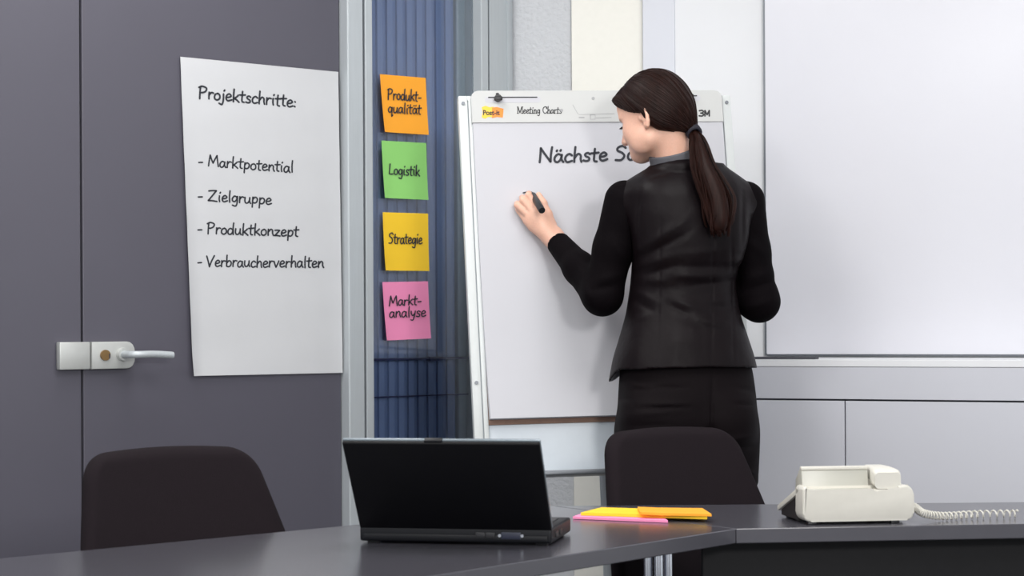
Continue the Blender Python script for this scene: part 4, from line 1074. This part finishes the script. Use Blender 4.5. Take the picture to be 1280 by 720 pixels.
# hem: lower at the left front
def hem(x, y, z):
    lx, ly = JT.local(x, y, z)
    zh = zy(459) - .012 * sm(ly, -.02, .10) * 0 - .030 * sm(-lx, .07, .15) * sm(ly, -.03, .06) - .006 * np.abs(lx / .17) ** 2
    return z - zh
S.cut(hem)
def inner(x, y, z):
    return np.maximum(JT.fn(-.006)(x, y, z), z - zy(425))
S.cut(inner, k=.003)
def front(x, y, z):        # jacket hangs open in front
    lx, ly = JT.local(x, y, z)
    return np.maximum(np.maximum(np.abs(lx) - .03 - np.maximum(0, zy(400) - z) * .5, .04 - ly), z - zy(330))
S.cut(front, k=.003)
jk = S.mesh('jacket', [M['satin'], M['lining']], per)
cen = np.array([tuple(f.center) for f in jk.data.polygons]); ins = (JT.fn(-.0035)(cen[:, 0], cen[:, 1], cen[:, 2]) < 0) & (cen[:, 2] < zy(424))
jk.data.polygons.foreach_set('material_index', ins.astype(np.int32))
# --- sleeves
def sleeve(sh, el, wr, r, right):
    pts = [sh, sh + (el - sh) * .5, el, el + (wr - el) * .5, wr]
    lo_ = np.min(pts, 0) - .09; hi_ = np.max(pts, 0) + .09
    S = Solid(lo_, hi_, .0032)
    S.chain(pts, r, .018)
    fw = (wr - el) / np.linalg.norm(wr - el)
    def end(x, y, z): return (wr[0] - x) * fw[0] + (wr[1] - y) * fw[1] + (wr[2] - z) * fw[2]
    def near(x, y, z): return np.sqrt((x - wr[0]) ** 2 + (y - wr[1]) ** 2 + (z - wr[2]) ** 2) - .075
    S.cut(lambda x, y, z: np.maximum(end(x, y, z), near(x, y, z)), k=.002)
    rin = r[-1] - .004
    c0 = wr - fw * .03
    def hole(x, y, z):
        dx, dy, dz = x - c0[0], y - c0[1], z - c0[2]; t = dx * fw[0] + dy * fw[1] + dz * fw[2]
        return np.maximum(np.sqrt(np.maximum(dx*dx + dy*dy + dz*dz - t*t, 0)) - rin, np.maximum(-t, near(x, y, z)))
    S.cut(hole, k=.002)
    return S
cuff_l = wr_l + (el_l - wr_l) * .10
S = sleeve(V(781, 251, DB), el_l, cuff_l, [.0475, .0455, .0455, .037, .0285], False)
folds(S, [(765, 300, 785, 330, 4, .003), (745, 350, 775, 345, 4, .004), (740, 362, 770, 358, 3, -.004), (725, 350, 740, 378, 4, .004), (716, 335, 728, 362, 3, -.0035), (770, 260, 788, 300, 5, .003)], DB + .2)
S.mesh('sleeve', M['wool'], jk)
cuff_r = wr_r + (el_r - wr_r) * .10
S = sleeve(V(931.5, 251, DB + .03), el_r, cuff_r, [.046, .040, .0455, .038, .029], True)
folds(S, [(935, 300, 958, 320, 4, .003), (930, 350, 965, 340, 4, .004), (928, 366, 968, 352, 3, -.004), (935, 385, 965, 375, 4, .004), (945, 270, 955, 310, 5, .003)], DB + .2)
S.mesh('sleeve', M['wool'], jk)
# --- grey collar standing above the jacket
ax_ = np.array(H(-.03, 0, -.055)) - nk; ax_ /= np.linalg.norm(ax_)
S = Solid(nk - .12, nk + .12, .0028)
def band(x, y, z):
    dx, dy, dz = x - nk[0], y - nk[1], z - nk[2]; t = dx * ax_[0] + dy * ax_[1] + dz * ax_[2]
    r = np.sqrt(np.maximum(dx*dx + dy*dy + dz*dz - t*t, 0)); rr = .0555 - .05 * np.clip(t, 0, .06)
    top = .047 - .25 * np.maximum(0, dy)
    return np.maximum(np.maximum(np.abs(r - rr) - .0032, t - top), -(t + .02))
S.add(band, nk - .1, nk + .1, .002)
S.mesh('shirt_collar', M['collar'], per)

# --- marker in the hand
mp = thing('marker_pen', 'black marker pen held in the woman\'s raised hand at the flipchart', 'marker pen', tuple(V(670, 252, zb - .05)))
nib = E_.hit(663.2, 239.6, .0015); endp = P(677.6, 263.2, zb - .106); dv = (endp - Vector(nib)).normalized(); LN = (endp - Vector(nib)).length
nib = Vector(nib)
bm = bmesh.new(); add_tube(bm, [nib + dv * .022, nib + dv * .026, nib + dv * (LN - .002), nib + dv * LN], [.006, .0083, .0083, .0074], 24); obj('barrel', bm, M['black_p'], mp)
bm = bmesh.new(); add_tube(bm, [nib + dv * .007, nib + dv * .022], [.0035, .006], 16); o = obj('grip', bm, M['black_p'], mp)
bm = bmesh.new(); add_tube(bm, [nib, nib + dv * .008], [.0018, .0028], 12); obj('felt_tip', bm, M['ink'], mp)
